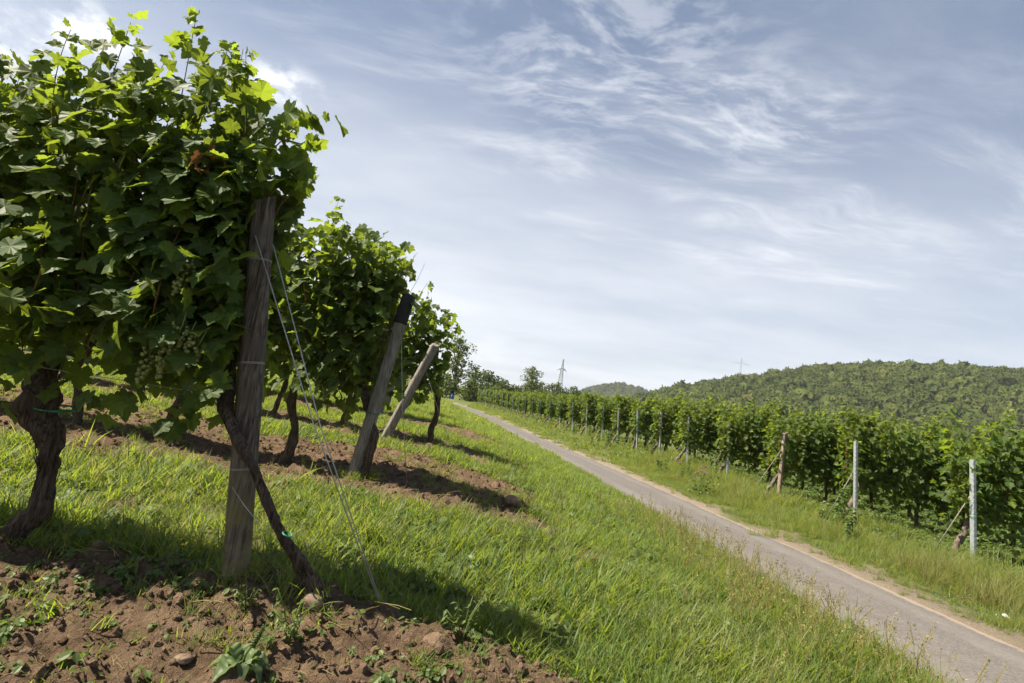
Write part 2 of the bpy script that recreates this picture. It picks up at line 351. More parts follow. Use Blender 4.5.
def ground_mat():
    m, g = mat('ground'); tc = g.n('ShaderNodeTexCoord').outputs['Object']
    sp = g.n('ShaderNodeSeparateColor', ins={0: g.n('ShaderNodeVertexColor', layer_name='tint')})
    n1 = g.noise(tc, 9.0, 6, 0.65); n2 = g.noise(tc, 55.0, 5, 0.65); n3 = g.noise(tc, 0.7, 4, 0.6)
    so_ = g.mix(g.ramp(n1, 0.3, 0.7), (0.084, 0.055, 0.034), (0.195, 0.132, 0.083))
    so_ = g.mix(g.ramp(n2, 0.5, 0.75, 0, 0.6), so_, (0.24, 0.168, 0.118))
    gr = g.mix(g.ramp(n1, 0.35, 0.65), (0.050, 0.075, 0.020), (0.095, 0.115, 0.035))
    gr = g.mix(g.ramp(n3, 0.42, 0.66, 0, 0.55), gr, (0.15, 0.13, 0.055))
    sa = g.mix(g.ramp(n2, 0.35, 0.7), (0.175, 0.138, 0.104), (0.28, 0.228, 0.182))
    c = g.mix(sp.outputs[0], gr, so_); c = g.mix(sp.outputs[1], c, sa); c = g.mix(sp.outputs[2], c, (0.035, 0.055, 0.016))
    h = g.math('ADD', g.math('ADD', n2, g.math('MULTIPLY', n1, 0.8)), g.math('MULTIPLY', g.noise(tc, 170.0, 4, 0.7), 0.5))
    out(g, princ(g, c, 0.95, 0.08, h, 0.95, 0.035)); return m
gm = mesh_np('ground', np.stack([GX, GY, GZ], -1).reshape(-1, 3), F, ground_mat(), np.stack([s_, sand, wood], -1).reshape(-1, 3), True)
tag(obj('ground', gm), kind='structure')

# ---- the asphalt path
def path_mat():
    m, g = mat('asphalt'); tc = g.n('ShaderNodeTexCoord').outputs['Object']
    sp = g.n('ShaderNodeSeparateColor', ins={0: g.n('ShaderNodeVertexColor', layer_name='tint')})
    vo = g.n('ShaderNodeTexVoronoi', ins={'Vector': tc, 'Scale': 95.0}); n1 = g.noise(tc, 2.2, 5, 0.6); n2 = g.noise(tc, 140.0, 3, 0.6)
    c = g.mix(g.n('ShaderNodeSeparateColor', ins={0: vo.outputs['Color']}).outputs[0], (0.076, 0.069, 0.064), (0.155, 0.141, 0.131))
    c = g.mix(g.ramp(n2, 0.58, 0.75, 0, 0.7), c, (0.055, 0.05, 0.048))
    c = g.mix(g.ramp(n1, 0.45, 0.75, 0, 0.4), c, (0.165, 0.148, 0.132))
    st = g.n('ShaderNodeMapping', ins={'Vector': tc, 'Scale': (3.0, 0.35, 1)}).outputs[0]
    c = g.mix(g.ramp(g.noise(st, 1.2, 4, 0.6), 0.52, 0.72, 0, 0.35), c, (0.08, 0.072, 0.066))
    tr = g.math('ABSOLUTE', g.math('SUBTRACT', g.math('ABSOLUTE', g.math('ADD', sp.outputs[1], g.math('MULTIPLY', g.math('SUBTRACT', n1, 0.5), 0.25))), 0.55))
    c = g.mix(g.ramp(tr, 0.26, 0.05, 0, 0.28), c, (0.185, 0.170, 0.157))      # the two polished wheel tracks
    wv = g.vm('ADD', tc, g.vm('MULTIPLY', g.n('ShaderNodeTexNoise', ins={'Vector': tc, 'Scale': 2.5, 'Detail': 5}).outputs['Color'], (0.5, 0.5, 0)))
    cr = g.n('ShaderNodeTexVoronoi', feature='DISTANCE_TO_EDGE', ins={'Vector': wv, 'Scale': 0.75}).outputs['Distance']
    c = g.mix(g.math('MULTIPLY', g.ramp(cr, 0.010, 0.003), g.ramp(n1, 0.52, 0.66, 0, 0.7)), c, (0.045, 0.04, 0.036))
    pt = g.n('ShaderNodeTexVoronoi', ins={'Vector': wv, 'Scale': 0.33}); c = g.mix(g.ramp(g.n('ShaderNodeSeparateColor', ins={0: pt.outputs['Color']}).outputs[1], 0.78, 0.81, 0, 0.16), c, (0.075, 0.07, 0.067))
    e = g.math('ADD', sp.outputs[0], g.math('MULTIPLY', g.math('SUBTRACT', g.noise(tc, 5.0, 5, 0.65), 0.5), 1.1))
    c = g.mix(g.ramp(e, 0.45, 0.8), c, g.mix(n2, (0.18, 0.138, 0.105), (0.28, 0.225, 0.18)))
    h = g.math('ADD', vo.outputs['Distance'], n2)
    out(g, princ(g, c, 0.85, 0.2, h, 0.5, 0.006)); return m
pys = np.array(grow(-6, 138, 0.16, 1.006)); cs = np.array([-1.10, -1.03, -0.9, -0.6, -0.2, 0.2, 0.6, 0.85, 0.97, 1.05, 1.12])
sl_ = slope_c(pys); nn = np.stack([np.ones_like(sl_), -sl_], -1)/np.sqrt(1+sl_**2)[:, None]
PX = xc(pys)[:, None]+nn[:, :1]*cs; PY = pys[:, None]+nn[:, 1:]*cs
wob = (fbm(p3(PX, PY, 2.2, 5), 3)-0.5)*0.16*(np.abs(cs) > 0.8)
PX = PX+wob
PZ = zp(pys)[:, None]+0.012-0.022*cs[None]**2+(np.abs(cs)[None] > 1.08)*-0.05
edge = np.broadcast_to(np.clip((np.abs(cs)-0.70)/0.33, 0, 1)*np.where(cs > 0, 1.0, 0.75), PX.shape)
k_ = len(cs); i = np.arange(len(pys)-1)[:, None]*k_; j = np.arange(k_-1)[None]
F = np.stack([i+j, i+j+1, i+k_+j+1, i+k_+j], -1).reshape(-1, 4)
A = np.stack([edge, np.broadcast_to(cs, PX.shape), edge], -1).reshape(-1, 3)
tag(obj('path', mesh_np('path', np.stack([PX, PY, PZ], -1).reshape(-1, 3), F, path_mat(), A, True)), kind='structure')

# ------------------------------------------------------------------ scatter of countless small things
def scatter(name, P, rot, scl, idx, protos, label=None):
    col = bpy.data.collections.new(name+'_kinds')
    for k, me in enumerate(protos): col.objects.link(bpy.data.objects.new('%s_kind_%02d' % (name, k), me))
    me = bpy.data.meshes.new(name); n = len(P); me.vertices.add(n); me.vertices.foreach_set('co', np.asarray(P, np.float32).ravel())
    a = me.attributes.new('rot', 'FLOAT_VECTOR', 'POINT'); a.data.foreach_set('vector', np.asarray(rot, np.float32).ravel())
    a = me.attributes.new('scl', 'FLOAT_VECTOR', 'POINT'); a.data.foreach_set('vector', np.asarray(scl, np.float32).ravel())
    a = me.attributes.new('idx', 'INT', 'POINT'); a.data.foreach_set('value', np.asarray(idx, np.int32))
    o = obj(name, me); ng = bpy.data.node_groups.new(name, 'GeometryNodeTree')
    ng.interface.new_socket('Geometry', in_out='INPUT', socket_type='NodeSocketGeometry'); ng.interface.new_socket('Geometry', in_out='OUTPUT', socket_type='NodeSocketGeometry')
    nd = ng.nodes.new; L = ng.links.new
    gi, go, ip, ci = nd('NodeGroupInput'), nd('NodeGroupOutput'), nd('GeometryNodeInstanceOnPoints'), nd('GeometryNodeCollectionInfo')
    ci.inputs['Collection'].default_value = col; ci.inputs['Separate Children'].default_value = True; ci.inputs['Reset Children'].default_value = True
    ip.inputs['Pick Instance'].default_value = True
    def na(nm, t):
        x = nd('GeometryNodeInputNamedAttribute'); x.data_type = t; x.inputs[0].default_value = nm; return x.outputs[0]
    L(gi.outputs[0], ip.inputs['Points']); L(ci.outputs[0], ip.inputs['Instance'])
    e = nd('FunctionNodeEulerToRotation'); L(na('rot', 'FLOAT_VECTOR'), e.inputs[0]); L(e.outputs[0], ip.inputs['Rotation'])
    L(na('scl', 'FLOAT_VECTOR'), ip.inputs['Scale']); L(na('idx', 'INT'), ip.inputs['Instance Index']); L(ip.outputs[0], go.inputs[0])
    md = o.modifiers.new('scatter', 'NODES'); md.node_group = ng
    return tag(o, label, kind='stuff')
def blades(r, n, rad, l0, l1, w, droop=0.75, dry=0.12, seg=3):
    mb = MB(); az = r.uniform(0, 6.283, n); rr = rad*np.sqrt(r.uniform(0, 1, n)); a2 = r.uniform(0, 6.283, n)
    L = l0+(l1-l0)*r.uniform(0, 1, n)**1.4; b = r.uniform(0.15, 1.0, n)*droop; lean = r.uniform(0.02, 0.9, n)
    base = np.stack([rr*np.cos(a2), rr*np.sin(a2), np.full(n, -0.015)], -1)
    dr = np.stack([np.cos(az), np.sin(az), np.zeros(n)], -1); sd = np.stack([-np.sin(az), np.cos(az), np.zeros(n)], -1)
    V = []; ts = np.linspace(0, 1, seg+1)
    for t in ts:
        h = L*(t-0.38*b*t**2.2); o_ = L*(lean*t+0.55*b*t**2)
        c = base+dr*o_[:, None]+np.array([0, 0, 1.0])*h[:, None]; ww = w*r.uniform(0.7, 1.2, n)*(1-t**2.2)*0.5+0.0003
        V += [c-sd*ww[:, None], c+sd*ww[:, None]]
    V = np.stack(V, 1).reshape(-1, 3); m = 2*(seg+1); q = np.array([[2*k, 2*k+1, 2*k+3, 2*k+2] for k in range(seg)])
    Fq = (q[None]+np.arange(n)[:, None, None]*m).reshape(-1, 4)
    a = np.stack([(r.uniform(0, 1, n) < dry)*r.uniform(0.5, 1, n), r.uniform(0, 1, n), np.zeros(n)], -1)
    mb.add(V, Fq, np.repeat(a, m, 0)); return mb
def fin(mb, name, mt, smooth=False): return mesh_np(name, np.concatenate(mb.V), [np.concatenate(f) for f in mb.F.values() if f], mt, np.concatenate(mb.A), smooth)
r = np.random.default_rng(3)
K_near = [fin(blades(r, 26, 0.08, 0.03, 0.19, 0.0075), 'tuft', M_grass) for _ in range(6)]
K_short = [fin(blades(r, 30, 0.09, 0.04, 0.11, 0.006, 0.9, 0.12), 'tuft', M_grass) for _ in range(4)]
K_mid = [fin(blades(r, 34, 0.14, 0.03, 0.14, 0.0095, 0.7, 0.10), 'tuft', M_grass) for _ in range(5)]
K_far = [fin(blades(r, 36, 0.34, 0.04, 0.14, 0.026, 0.7, 0.16, 2), 'tuft', M_grass) for _ in range(4)]
K_tall = [fin(blades(r, 34, 0.13, 0.10, 0.46, 0.0085, 0.8, 0.34), 'tuft', M_grass) for _ in range(5)]
K_dry = [fin(blades(r, 40, 0.12, 0.25, 0.5, 0.006, 0.6, 0.92), 'tuft', M_grass) for _ in range(3)]
def seedhead(r):
    mb = blades(r, 10, 0.05, 0.10, 0.25, 0.006, 0.6, 0.1)
    for k in range(4):
        a = r.uniform(0, 6.28); h = r.uniform(0.22, 0.36); d = np.array([np.cos(a), np.sin(a), 0])*0.09
        p = [np.zeros(3), d*0.3+[0, 0, h*0.6], d+[0, 0, h]]; mb.tube(p, 0.0013, 4, attr=(0.75, 0.6, 0))
        for q in range(9):
            t = 0.72+0.28*q/8; c = d*t+np.array([0, 0, h*t])+r.normal(0, 0.005, 3)
            v = r.normal(0, 1, (3, 3))*0.006+c; mb.add(v, [[0, 1, 2]], (0.9, r.uniform(), 0))
    return mb
K_seed = [fin(seedhead(r), 'tuft', M_grass) for _ in range(3)]
def broad(r, n=9, L=0.10, up_=0.5):
    mb = MB()
    b = np.array([[0, 0, 0], [0.28, 0.3, 0.05], [0.34, 0.62, 0.03], [0, 1, -0.1], [-0.34, 0.62, 0.03], [-0.28, 0.3, 0.05], [0, 0.5, -0.03]]); t = np.array([[0, 1, 6], [1, 2, 6], [2, 3, 6], [3, 4, 6], [4, 5, 6], [5, 0, 6]])
    az = r.uniform(0, 6.28, n); o_ = np.stack([np.cos(az), np.sin(az), np.zeros(n)], -1); z = r.uniform(0.02, up_, n)*L*2
    P = o_*r.uniform(0, 0.5, n)[:, None]*L+np.array([0, 0, 1.0])*z[:, None]
    R = frames(o_*0.5+np.array([0, 0, 1.0])+r.normal(0, 0.3, (n, 3)), o_+r.normal(0, .3, (n, 3)))
    place(mb, b, t, P, R, L*r.uniform(0.6, 1.1, n), np.stack([r.uniform(0, 0.35, n), r.uniform(0, 1, n), np.zeros(n)], -1)); return mb
def straw(r):
    mb = MB()
    for k in range(5):
        a = r.uniform(0, 6.28); p = np.array([r.normal(0, 0.05), r.normal(0, 0.05), r.uniform(0, 0.012)]); d = np.array([math.cos(a), math.sin(a), r.normal(0, 0.12)])*r.uniform(0.02, 0.07)
        mb.tube([p-d, p+[0, 0, 0.004], p+d], 0.0012, 4, attr=(r.uniform(0.7, 1), r.uniform(), 0))
    return mb
K_straw = [fin(straw(r), 'straw', M_grass) for _ in range(3)]
K_weed = [fin(broad(r, 8, 0.035, 0.5), 'weed', M_weed) for _ in range(5)]
K_clover = [fin(broad(r, 44, 0.06, 1.2), 'weed', M_weed) for _ in range(5)]
K_tallweed = [fin(broad(r, 90, 0.075, 4.2), 'weed', M_weed) for _ in range(4)]

def sow(n, x0, x1, y0, y1, dens, seed):
    q = np.random.default_rng(seed); x = q.uniform(x0, x1, n); y = q.uniform(y0, y1, n); k = q.uniform(0, 1, n) < dens(x, y)
    x, y = x[k], y[k]; return np.stack([x, y, T(x, y)], -1), q
def rots(q, n, t=0.12): return np.stack([q.normal(0, t, n), q.normal(0, t, n), q.uniform(0, 6.283, n)], -1)
def scls(q, n, a, b, clump=None):
    s = q.uniform(a, b, n)
    if clump is not None: s = s*clump
    return np.stack([s, s, s*q.uniform(0.8, 1.2, n)], -1)
def offpath(x, y, a=1.02): return (udist(x, y) < -a) | (udist(x, y) > a+0.15)
def lush(P): return 0.20+1.0*fbm(p3(P[:, 0], P[:, 1], 1.3, 3), 3)+0.55*fbm(p3(P[:, 0], P[:, 1], 5.0, 13), 2)
def edgefade(x, y): return np.where(udist(x, y) < 0, sstep(-udist(x, y), 0.98, 1.15), np.maximum(sstep(udist(x, y)+2.2*(fbm(p3(x, y, 1.7, 21), 3)-0.5), 1.1, 1.7), 0.22*(udist(x, y) > 1.05)))
def all_grass():
    dn = lambda x, y: (1-soil(x, y))*edgefade(x, y)*sstep(np.abs(x/np.maximum(y, .1)), 1.5, 1.2)
    P, q = sow(9000, -5.5, 4.0, 1.3, 6.2, dn, 1)
    scatter('near_grass', P, rots(q, len(P)), scls(q, len(P), 0.7, 1.25, lush(P)), q.integers(0, 6, len(P)), K_near)
    P, q = sow(9000, -9, 1.2, 1.4, 12.6, lambda x, y: soil(x, y)*sstep(fbm(p3(x, y, 1.8, 30), 3), 0.42, 0.62)*sstep(np.abs(x/y), 1.4, 1.2)*np.where(y < 3, 0.8, 1.0), 2)
    scatter('sparse_soil_grass', P, rots(q, len(P)), scls(q, len(P), 0.4, 0.9), q.integers(0, 4, len(P)), K_short)
    P, q = sow(24000, -17, 4.2, 6.0, 20, dn, 3)
    scatter('orchard_grass', P, rots(q, len(P)), scls(q, len(P), 0.7, 1.2, lush(P)), q.integers(0, 5, len(P)), K_mid)
    P, q = sow(26000, -30, 6, 19, 92, lambda x, y: edgefade(x, y)*(udist(x, y) < 0), 4)
    scatter('far_grass', P, rots(q, len(P)), scls(q, len(P), 0.7, 1.25, lush(P)), q.integers(0, 4, len(P)), K_far)
    P, q = sow(17000, 4.5, 14, 4.5, 22, lambda x, y: edgefade(x, y)*(udist(x, y) > 0)*np.where(udist(x, y) > 4.6, 0.55, 0.9)*sstep(fbm(p3(x, y, 1.5, 40), 3), 0.28, 0.5), 5)
    u = udist(P[:, 0], P[:, 1]); cl = (0.42+0.55*sstep(u, 1.3, 3.2))*lush(P)*np.where(u > 4.4, 0.6, 1.0)
    scatter('verge_grass', P, rots(q, len(P)), scls(q, len(P), 0.7, 1.2, cl), q.integers(0, 5, len(P)), K_tall)
    P, q = sow(16000, -4, 12, 21, 90, lambda x, y: edgefade(x, y)*(udist(x, y) > 0)*sstep(udist(x, y), 9, 7)*0.8, 6)
    scatter('far_verge_grass', P, rots(q, len(P)), scls(q, len(P), 0.8, 1.4, lush(P)), q.integers(0, 4, len(P)), K_far)
    P, q = sow(7000, 7.0, 16, 6, 24, lambda x, y: sstep(udist(x, y), 3.2, 4.6), 7)
    scatter('inter_row_herbs', P, rots(q, len(P)), scls(q, len(P), 0.7, 1.5), q.integers(0, 5, len(P)), K_clover)
    P, q = sow(3200, -3.4, 1.0, 1.4, 3.0, lambda x, y: soil(x, y)*(0.12+0.88*sstep(fbm(p3(x, y, 1.4, 60), 3), 0.45, 0.62)), 8)
    scatter('soil_weeds', P, rots(q, len(P)), scls(q, len(P), 0.5, 1.3), q.integers(0, 5, len(P)), K_weed)
    P, q = sow(1200, 0.6, 3.7, 1.6, 9, lambda x, y: edgefade(x, y)*(udist(x, y) < 0)*sstep(udist(x, y), -3.2, -1.3)*0.8, 9)
    scatter('seeding_grass', P, rots(q, len(P)), scls(q, len(P), 0.7, 1.25), q.integers(0, 3, len(P)), K_seed)
    P, q = sow(260, 5.6, 11, 5, 26, lambda x, y: sstep(fbm(p3(x, y, 0.6, 77), 2), 0.5, 0.6)*(udist(x, y) > 2.2)*(udist(x, y) < 3.9), 10)
    P2, q2 = sow(90, 6.3, 8.0, 6.4, 9.0, lambda x, y: (udist(x, y) > 1.9)*0.9, 11)
    P = np.concatenate([P, P2]); scatter('straw_grass', P, rots(q, len(P)), scls(q, len(P), 0.7, 1.1), q.integers(0, 3, len(P)), K_dry)
    P, q = sow(420, 4.5, 11, 6, 45, lambda x, y: (udist(x, y) > 2.2)*(udist(x, y) < 4.2)*sstep(fbm(p3(x, y, 0.5, 91), 2), 0.45, 0.62), 12)
    scatter('verge_weeds', P, rots(q, len(P)), scls(q, len(P), 0.7, 1.3), q.integers(0, 4, len(P)), K_tallweed)
    P, q = sow(2600, -4.5, 3.4, 1.5, 8.5, lambda x, y: (1-soil(x, y))*edgefade(x, y)*(udist(x, y) < 0)*sstep(fbm(p3(x, y, 1.1, 55), 3), 0.40, 0.62), 14)
    scatter('meadow_weeds', P, rots(q, len(P)), scls(q, len(P), 1.0, 2.6), q.integers(0, 5, len(P)), K_weed)
    P, q = sow(2600, -5, 3.4, 1.4, 8.5, lambda x, y: np.where(soil(x, y) > 0.4, 0.55, 0.25)*(udist(x, y) < -1.0), 15)
    scatter('straw_litter', P+[0, 0, 0.006], np.stack([q.normal(0, .15, len(P)), q.normal(0, .15, len(P)), q.uniform(0, 6.28, len(P))], -1), scls(q, len(P), 0.5, 1.3), q.integers(0, 3, len(P)), K_straw)
    P, q = sow(5200, 4.8, 9.0, 4.5, 24, lambda x, y: sstep(udist(x, y), 1.12, 1.4)*sstep(udist(x, y), 3.2, 2.4)*(0.25+0.75*sstep(fbm(p3(x, y, 1.9, 44), 3), 0.38, 0.55)), 16)
    scatter('verge_short_grass', P, rots(q, len(P)), scls(q, len(P), 0.6, 1.4), q.integers(0, 4, len(P)), K_short)
    P, q = sow(900, 4.8, 9.0, 4.5, 20, lambda x, y: sstep(udist(x, y), 1.1, 1.3)*sstep(udist(x, y), 3.4, 2.6)*0.8, 17)
    scatter('verge_straw', P+[0, 0, 0.01], rots(q, len(P), 0.2), scls(q, len(P), 0.8, 1.8), q.integers(0, 3, len(P)), K_straw)
    q = np.random.default_rng(18); B = [(-1.14, 2.75, 0.06), (-0.78, 2.66, 0.05), (-2.28, 2.78, 0.09), (-1.39, 5.7, 0.07), (-1.26, 5.68, 0.05), (-1.74, 8.6, 0.07)]; P = []
    for bx_, by_, br in B:
        for k in range(20): a = q.uniform(0, 6.28); rr = br+abs(q.normal(0, 0.06)); P.append((bx_+rr*math.cos(a), by_+rr*math.sin(a)))
    P = np.array(P); P = np.stack([P[:, 0], P[:, 1], T(P[:, 0], P[:, 1])], -1)
    scatter('base_grass', P, rots(q, len(P), 0.25), scls(q, len(P), 0.3, 0.85), q.integers(0, 6, len(P)), K_near)
    # clods of earth
    V, Fi = ico(2); kinds = []
    for k in range(5):
        v = V*(1+1.5*(fbm(V*1.9+k*9.1, 4)-0.5)[:, None])*np.array([1, 0.85, 0.7]); mb = MB(); mb.add(v, Fi); kinds.append(fin(mb, 'clod', M_clod, False))
    P, q = sow(42000, -7, 1.3, 1.3, 7.8, lambda x, y: np.where(y > 3.2, 0.5, 1)*sstep(soil(x, y), 0.3, 0.9), 13)
    s = 0.004+0.022*q.uniform(0, 1, len(P))**3.2; s = np.where(q.uniform(0, 1, len(P)) < 0.02, s*2.2, s)
    scatter('soil_clods', P, q.uniform(0, 6.28, (len(P), 3)), np.stack([s, s, s], -1), q.integers(0, 5, len(P)), kinds)
def clod_mat():
    m, g = mat('clod'); tc = g.n('ShaderNodeTexCoord').outputs['Object']; r = g.n('ShaderNodeObjectInfo').outputs['Random']; n = g.noise(tc, 3.0, 5, 0.65)
    c = g.mix(r, (0.080, 0.052, 0.033), (0.19, 0.128, 0.082)); out(g, princ(g, g.mix(g.ramp(n, .3, .7, 0, .4), c, (0.24, 0.17, 0.12)), 0.95, 0.08, n, 0.6, 0.3)); return m
M_clod = clod_mat()
all_grass()

# ------------------------------------------------------------------ grapevines
half = [(0.10, -0.10), (0.24, -0.16), (0.33, -0.07), (0.44, -0.02), (0.46, 0.09), (0.56, 0.19), (0.45, 0.25), (0.40, 0.33), (0.55, 0.40), (0.56, 0.51), (0.63, 0.62), (0.49, 0.64), (0.42, 0.70), (0.30, 0.66), (0.29, 0.79), (0.19, 0.84), (0.15, 0.94), (0.0, 1.08)]
halfl = [(0.22, -0.15), (0.46, 0.02), (0.54, 0.2), (0.40, 0.33), (0.60, 0.58), (0.30, 0.67), (0.0, 1.06)]
def leaf_kind(r, hp):
    rp = [(x, y) for x, y in hp]; lp = [(-x, y) for x, y in hp[:-1]][::-1]
    o2 = np.array([(0.0, 0.02)]+rp+lp, float); c = np.array([[0.0, 0.34]])
    v = np.concatenate([c, o2]); x, y = v[:, 0], v[:, 1]; k = r.uniform(0.1, 0.75); d = r.uniform(0.05, 0.9); w = r.uniform(0, 6.28)
    z = k*np.abs(x)*0.5-d*np.maximum(y-0.3, 0)**2*0.6-0.32*r.uniform(0.2, 1)*np.abs(x)**1.8+0.085*np.sin(9*x+w)*np.cos(8*y+w)*(np.abs(x)+0.2); z[0] -= 0.03
    n = len(o2); t = np.array([[0, 1+q, 1+(q+1) % n] for q in range(n)])
    vein = np.array([1.0]+[1.0 if (abs(px) < 0.01 or (px, py) in ((0.56, 0.19), (0.63, 0.62), (0.54, 0.2), (0.60, 0.58)) or (-px, py) in ((0.56, 0.19), (0.63, 0.62), (0.54, 0.2), (0.60, 0.58))) else 0.0 for px, py in o2])
    return np.stack([x, y, z], -1), t, vein
r = np.random.default_rng(5)
LEAF_HI = [leaf_kind(r, half) for _ in range(6)]; LEAF_LO = [leaf_kind(r, halfl) for _ in range(5)]

def canopy(r, x0, x1, z0, z1, shoots, size, kinds, yw=0.20, step=0.075, tall=0.35, extra=0, keep=None, arches=(), ygb=0.0):
    """shoots rising from the cordon, leaves along them; returns leaf mesh builder and cane builder"""
    lf, cn = MB(), MB(); P = []; NRM = []; TIP = []; SZ = []; YG = []
    Z1 = z1
    for k in range(shoots+len(arches)):
        x = r.uniform(x0, x1) if k > 1 else (x0 if k else x1); y = r.normal(0, yw*0.35); z = z0+r.uniform(0.10, 0.35)
        hgt = (Z1-z)*r.uniform(0.72, 1.06)+(tall*r.uniform(0.4, 1) if r.uniform() < 0.3 else 0)
        n = max(5, int(hgt/step)); sx = r.normal(0, 0.12); sy = r.normal(0, 0.10); ph = r.uniform(0, 6.28)
        t = np.arange(n)/n
        c = np.stack([x+sx*t*hgt*0.8+0.05*np.sin(5*t+ph), y+sy*t+0.05*np.sin(4*t+ph*2), z+hgt*t], -1)
        if r.uniform() < 0.25: c[:, 2] -= 0.22*t**4*hgt*0.5; c[:, 0] += r.choice([-1, 1])*0.22*t**4; c[:, 1] += r.normal(0, 0.2)*t**3
        if k >= shoots:
            pa = np.array(arches[k-shoots], float); n = max(6, int(np.linalg.norm(np.diff(pa, axis=0), axis=1).sum()/(step*0.8))); t = np.arange(n)/n
            c = np.stack([np.interp(t*(len(pa)-1), np.arange(len(pa)), pa[:, d]) for d in range(3)], -1)
            for _ in range(2): c[1:-1] = (c[:-2]+2*c[1:-1]+c[2:])/4
        cn.tube(c, np.linspace(0.0055, 0.0015, len(c)), 5, cap=False)
        for q in range(n):
            for m in range(2 if t[q] < 0.7 else 3):
                side = r.choice([-1, 1]); a = r.normal(0, 0.75)
                o_ = np.array([math.sin(a), side*math.cos(a), 0.15*r.normal()])
                pl = r.uniform(0.04, 0.16)*(1.15 if t[q] < 0.8 else 0.55-1.6*(t[q]-0.8))*yw/0.2
                P.append(c[q]+o_*pl+[0, 0, r.normal(0, 0.02)])
                NRM.append(o_*r.uniform(0.1, 1.1)+np.array([0, 0, r.uniform(0.0, 1.3)])+r.normal(0, 0.45, 3))
                TIP.append(o_*r.uniform(0.2, 0.9)+np.array([0, 0, -r.uniform(0.0, 1.1)])+r.normal(0, 0.5, 3))
                tt = max(0, (t[q]-0.75)/0.25)
                SZ.append(size*r.uniform(0.65, 1.15)*(1-0.70*tt)); YG.append(np.clip(0.95*tt*r.uniform(0.5, 1.1)+(0.35 if r.uniform() < 0.07 else 0)+0.1*r.uniform()+ygb*r.uniform()**2*(0.3+t[q]), 0, 1))
    for k in range(extra):                                  # leaves of lateral shoots filling the hedge and its skirt
        x_ = r.uniform(x0-0.05, x1+0.05); zl = z0+0.30*math.sin(x_*7+z1*9)*math.cos(x_*17+x0*5); z = r.uniform(zl-0.05, z1*0.98); side = r.choice([-1, 1]); P.append([x_, side*yw*r.uniform(0.2, 1.25), z])
        o_ = np.array([r.normal(0, 0.4), side, 0.0])
        NRM.append(o_*0.8+np.array([0, 0, r.uniform(0.2, 1.1)])+r.normal(0, 0.3, 3)); TIP.append(o_*0.4+np.array([0, 0, -0.9])+r.normal(0, 0.35, 3))
        SZ.append(size*r.uniform(0.6, 1.1)); YG.append(0.5*r.uniform() if r.uniform() < 0.12 else 0.08)
    P, NRM, TIP, SZ, YG = map(np.array, (P, NRM, TIP, SZ, YG))
    if keep is not None:
        kk = keep(P); P, NRM, TIP, SZ, YG = P[kk], NRM[kk], TIP[kk], SZ[kk], YG[kk]
    R = frames(NRM, TIP); kd = r.integers(0, len(kinds), len(P))
    A = np.stack([YG, r.uniform(0, 1, len(P)), np.zeros(len(P))], -1)
    for k, (b, t, vn) in enumerate(kinds):
        s = kd == k; place(lf, b, t, P[s], R[s], SZ[s], A[s], vn)
    return lf, cn
def trunk_mb(pts, rad, r, k=12, seed=0, rough=0.5, shag=0):
    mb = MB(); pts = np.array(pts, float); n = 26 if not shag else 64; t = np.linspace(0, len(pts)-1, n); ii = np.arange(len(pts))
    c = np.stack([np.interp(t, ii, pts[:, d]) for d in range(3)], -1)
    for _ in range(2): c[1:-1] = (c[:-2]+2*c[1:-1]+c[2:])/4
    rr = np.interp(t, ii, rad); w_ = np.stack([np.interp(np.linspace(0, 1, n), np.linspace(0, 1, 14), r.normal(0, 0.16, 14)) for _ in range(3)], -1); c = c+w_*rr[:, None]*np.array([1, 1, 0.2])
    mb.tube(c, rr, k, rough, 5.0/max(np.mean(rad)*8, .1), True, 3.0, 5, 0.12, seed=seed)
    for _ in range(shag):                                   # peeling strips of bark
        a0 = r.integers(0, n-14); ln = int(r.integers(8, 22)); sgm = c[a0:a0+ln]; ang = r.uniform(0, 6.28); m_ = len(sgm); tw = ang+np.linspace(0, r.normal(0.35, 0.3), m_)
        lift = (0.96+0.14*np.linspace(0, 1, m_)**3*r.uniform(0.2, 1.6)); o2 = np.stack([np.cos(tw), np.sin(tw), 0*tw], -1)*(rr[a0:a0+ln]*lift)[:, None]
        P_ = sgm+o2; P_[1:-1] += r.normal(0, 0.0012, P_[1:-1].shape); mb.tube(P_, np.linspace(0.0045, 0.0012, m_)*r.uniform(0.6, 1.5), 4, cap=False, attr=(r.uniform(), 0, 0))
    return mb
BV, BF = ico(2)
def bunch_mesh(r, n=46, L=0.17):
    mb = MB()
    for k in range(n):
        t = (k+r.uniform())/n; rad = 0.045*(1-t)**0.6*np.sqrt(r.uniform(0.3, 1)); a = r.uniform(0, 6.28); s = r.uniform(0.0075, 0.0098)
        mb.add(BV*s+np.array([rad*np.cos(a), rad*np.sin(a), -t*L]), BF, (0, r.uniform(), 0))
    mb.tube([[0, 0, 0.06], [0.004, 0, 0.0], [0, 0, -L*0.5]], 0.003, 5, attr=(0, 0.2, 0)); return fin(mb, 'grape_bunch', M_grape, True)
r = np.random.default_rng(11); BUNCH = [bunch_mesh(r) for _ in range(4)]
def bunches(parent, spots, r):
    for (x, y, z) in spots:
        o = obj('grape_bunch', BUNCH[r.integers(0, 4)], parent, (x, y, z)); o.rotation_euler = (r.normal(0, 0.15), r.normal(0, 0.15), r.uniform(0, 6.28)); k = r.uniform(0.85, 1.25); o.scale = (k, k, k)
G_L1, G_L, G_R = 'vines of the nearest left-hand row', 'vines of the left-hand rows behind the nearest row', 'vines of the right-hand rows beyond the path'

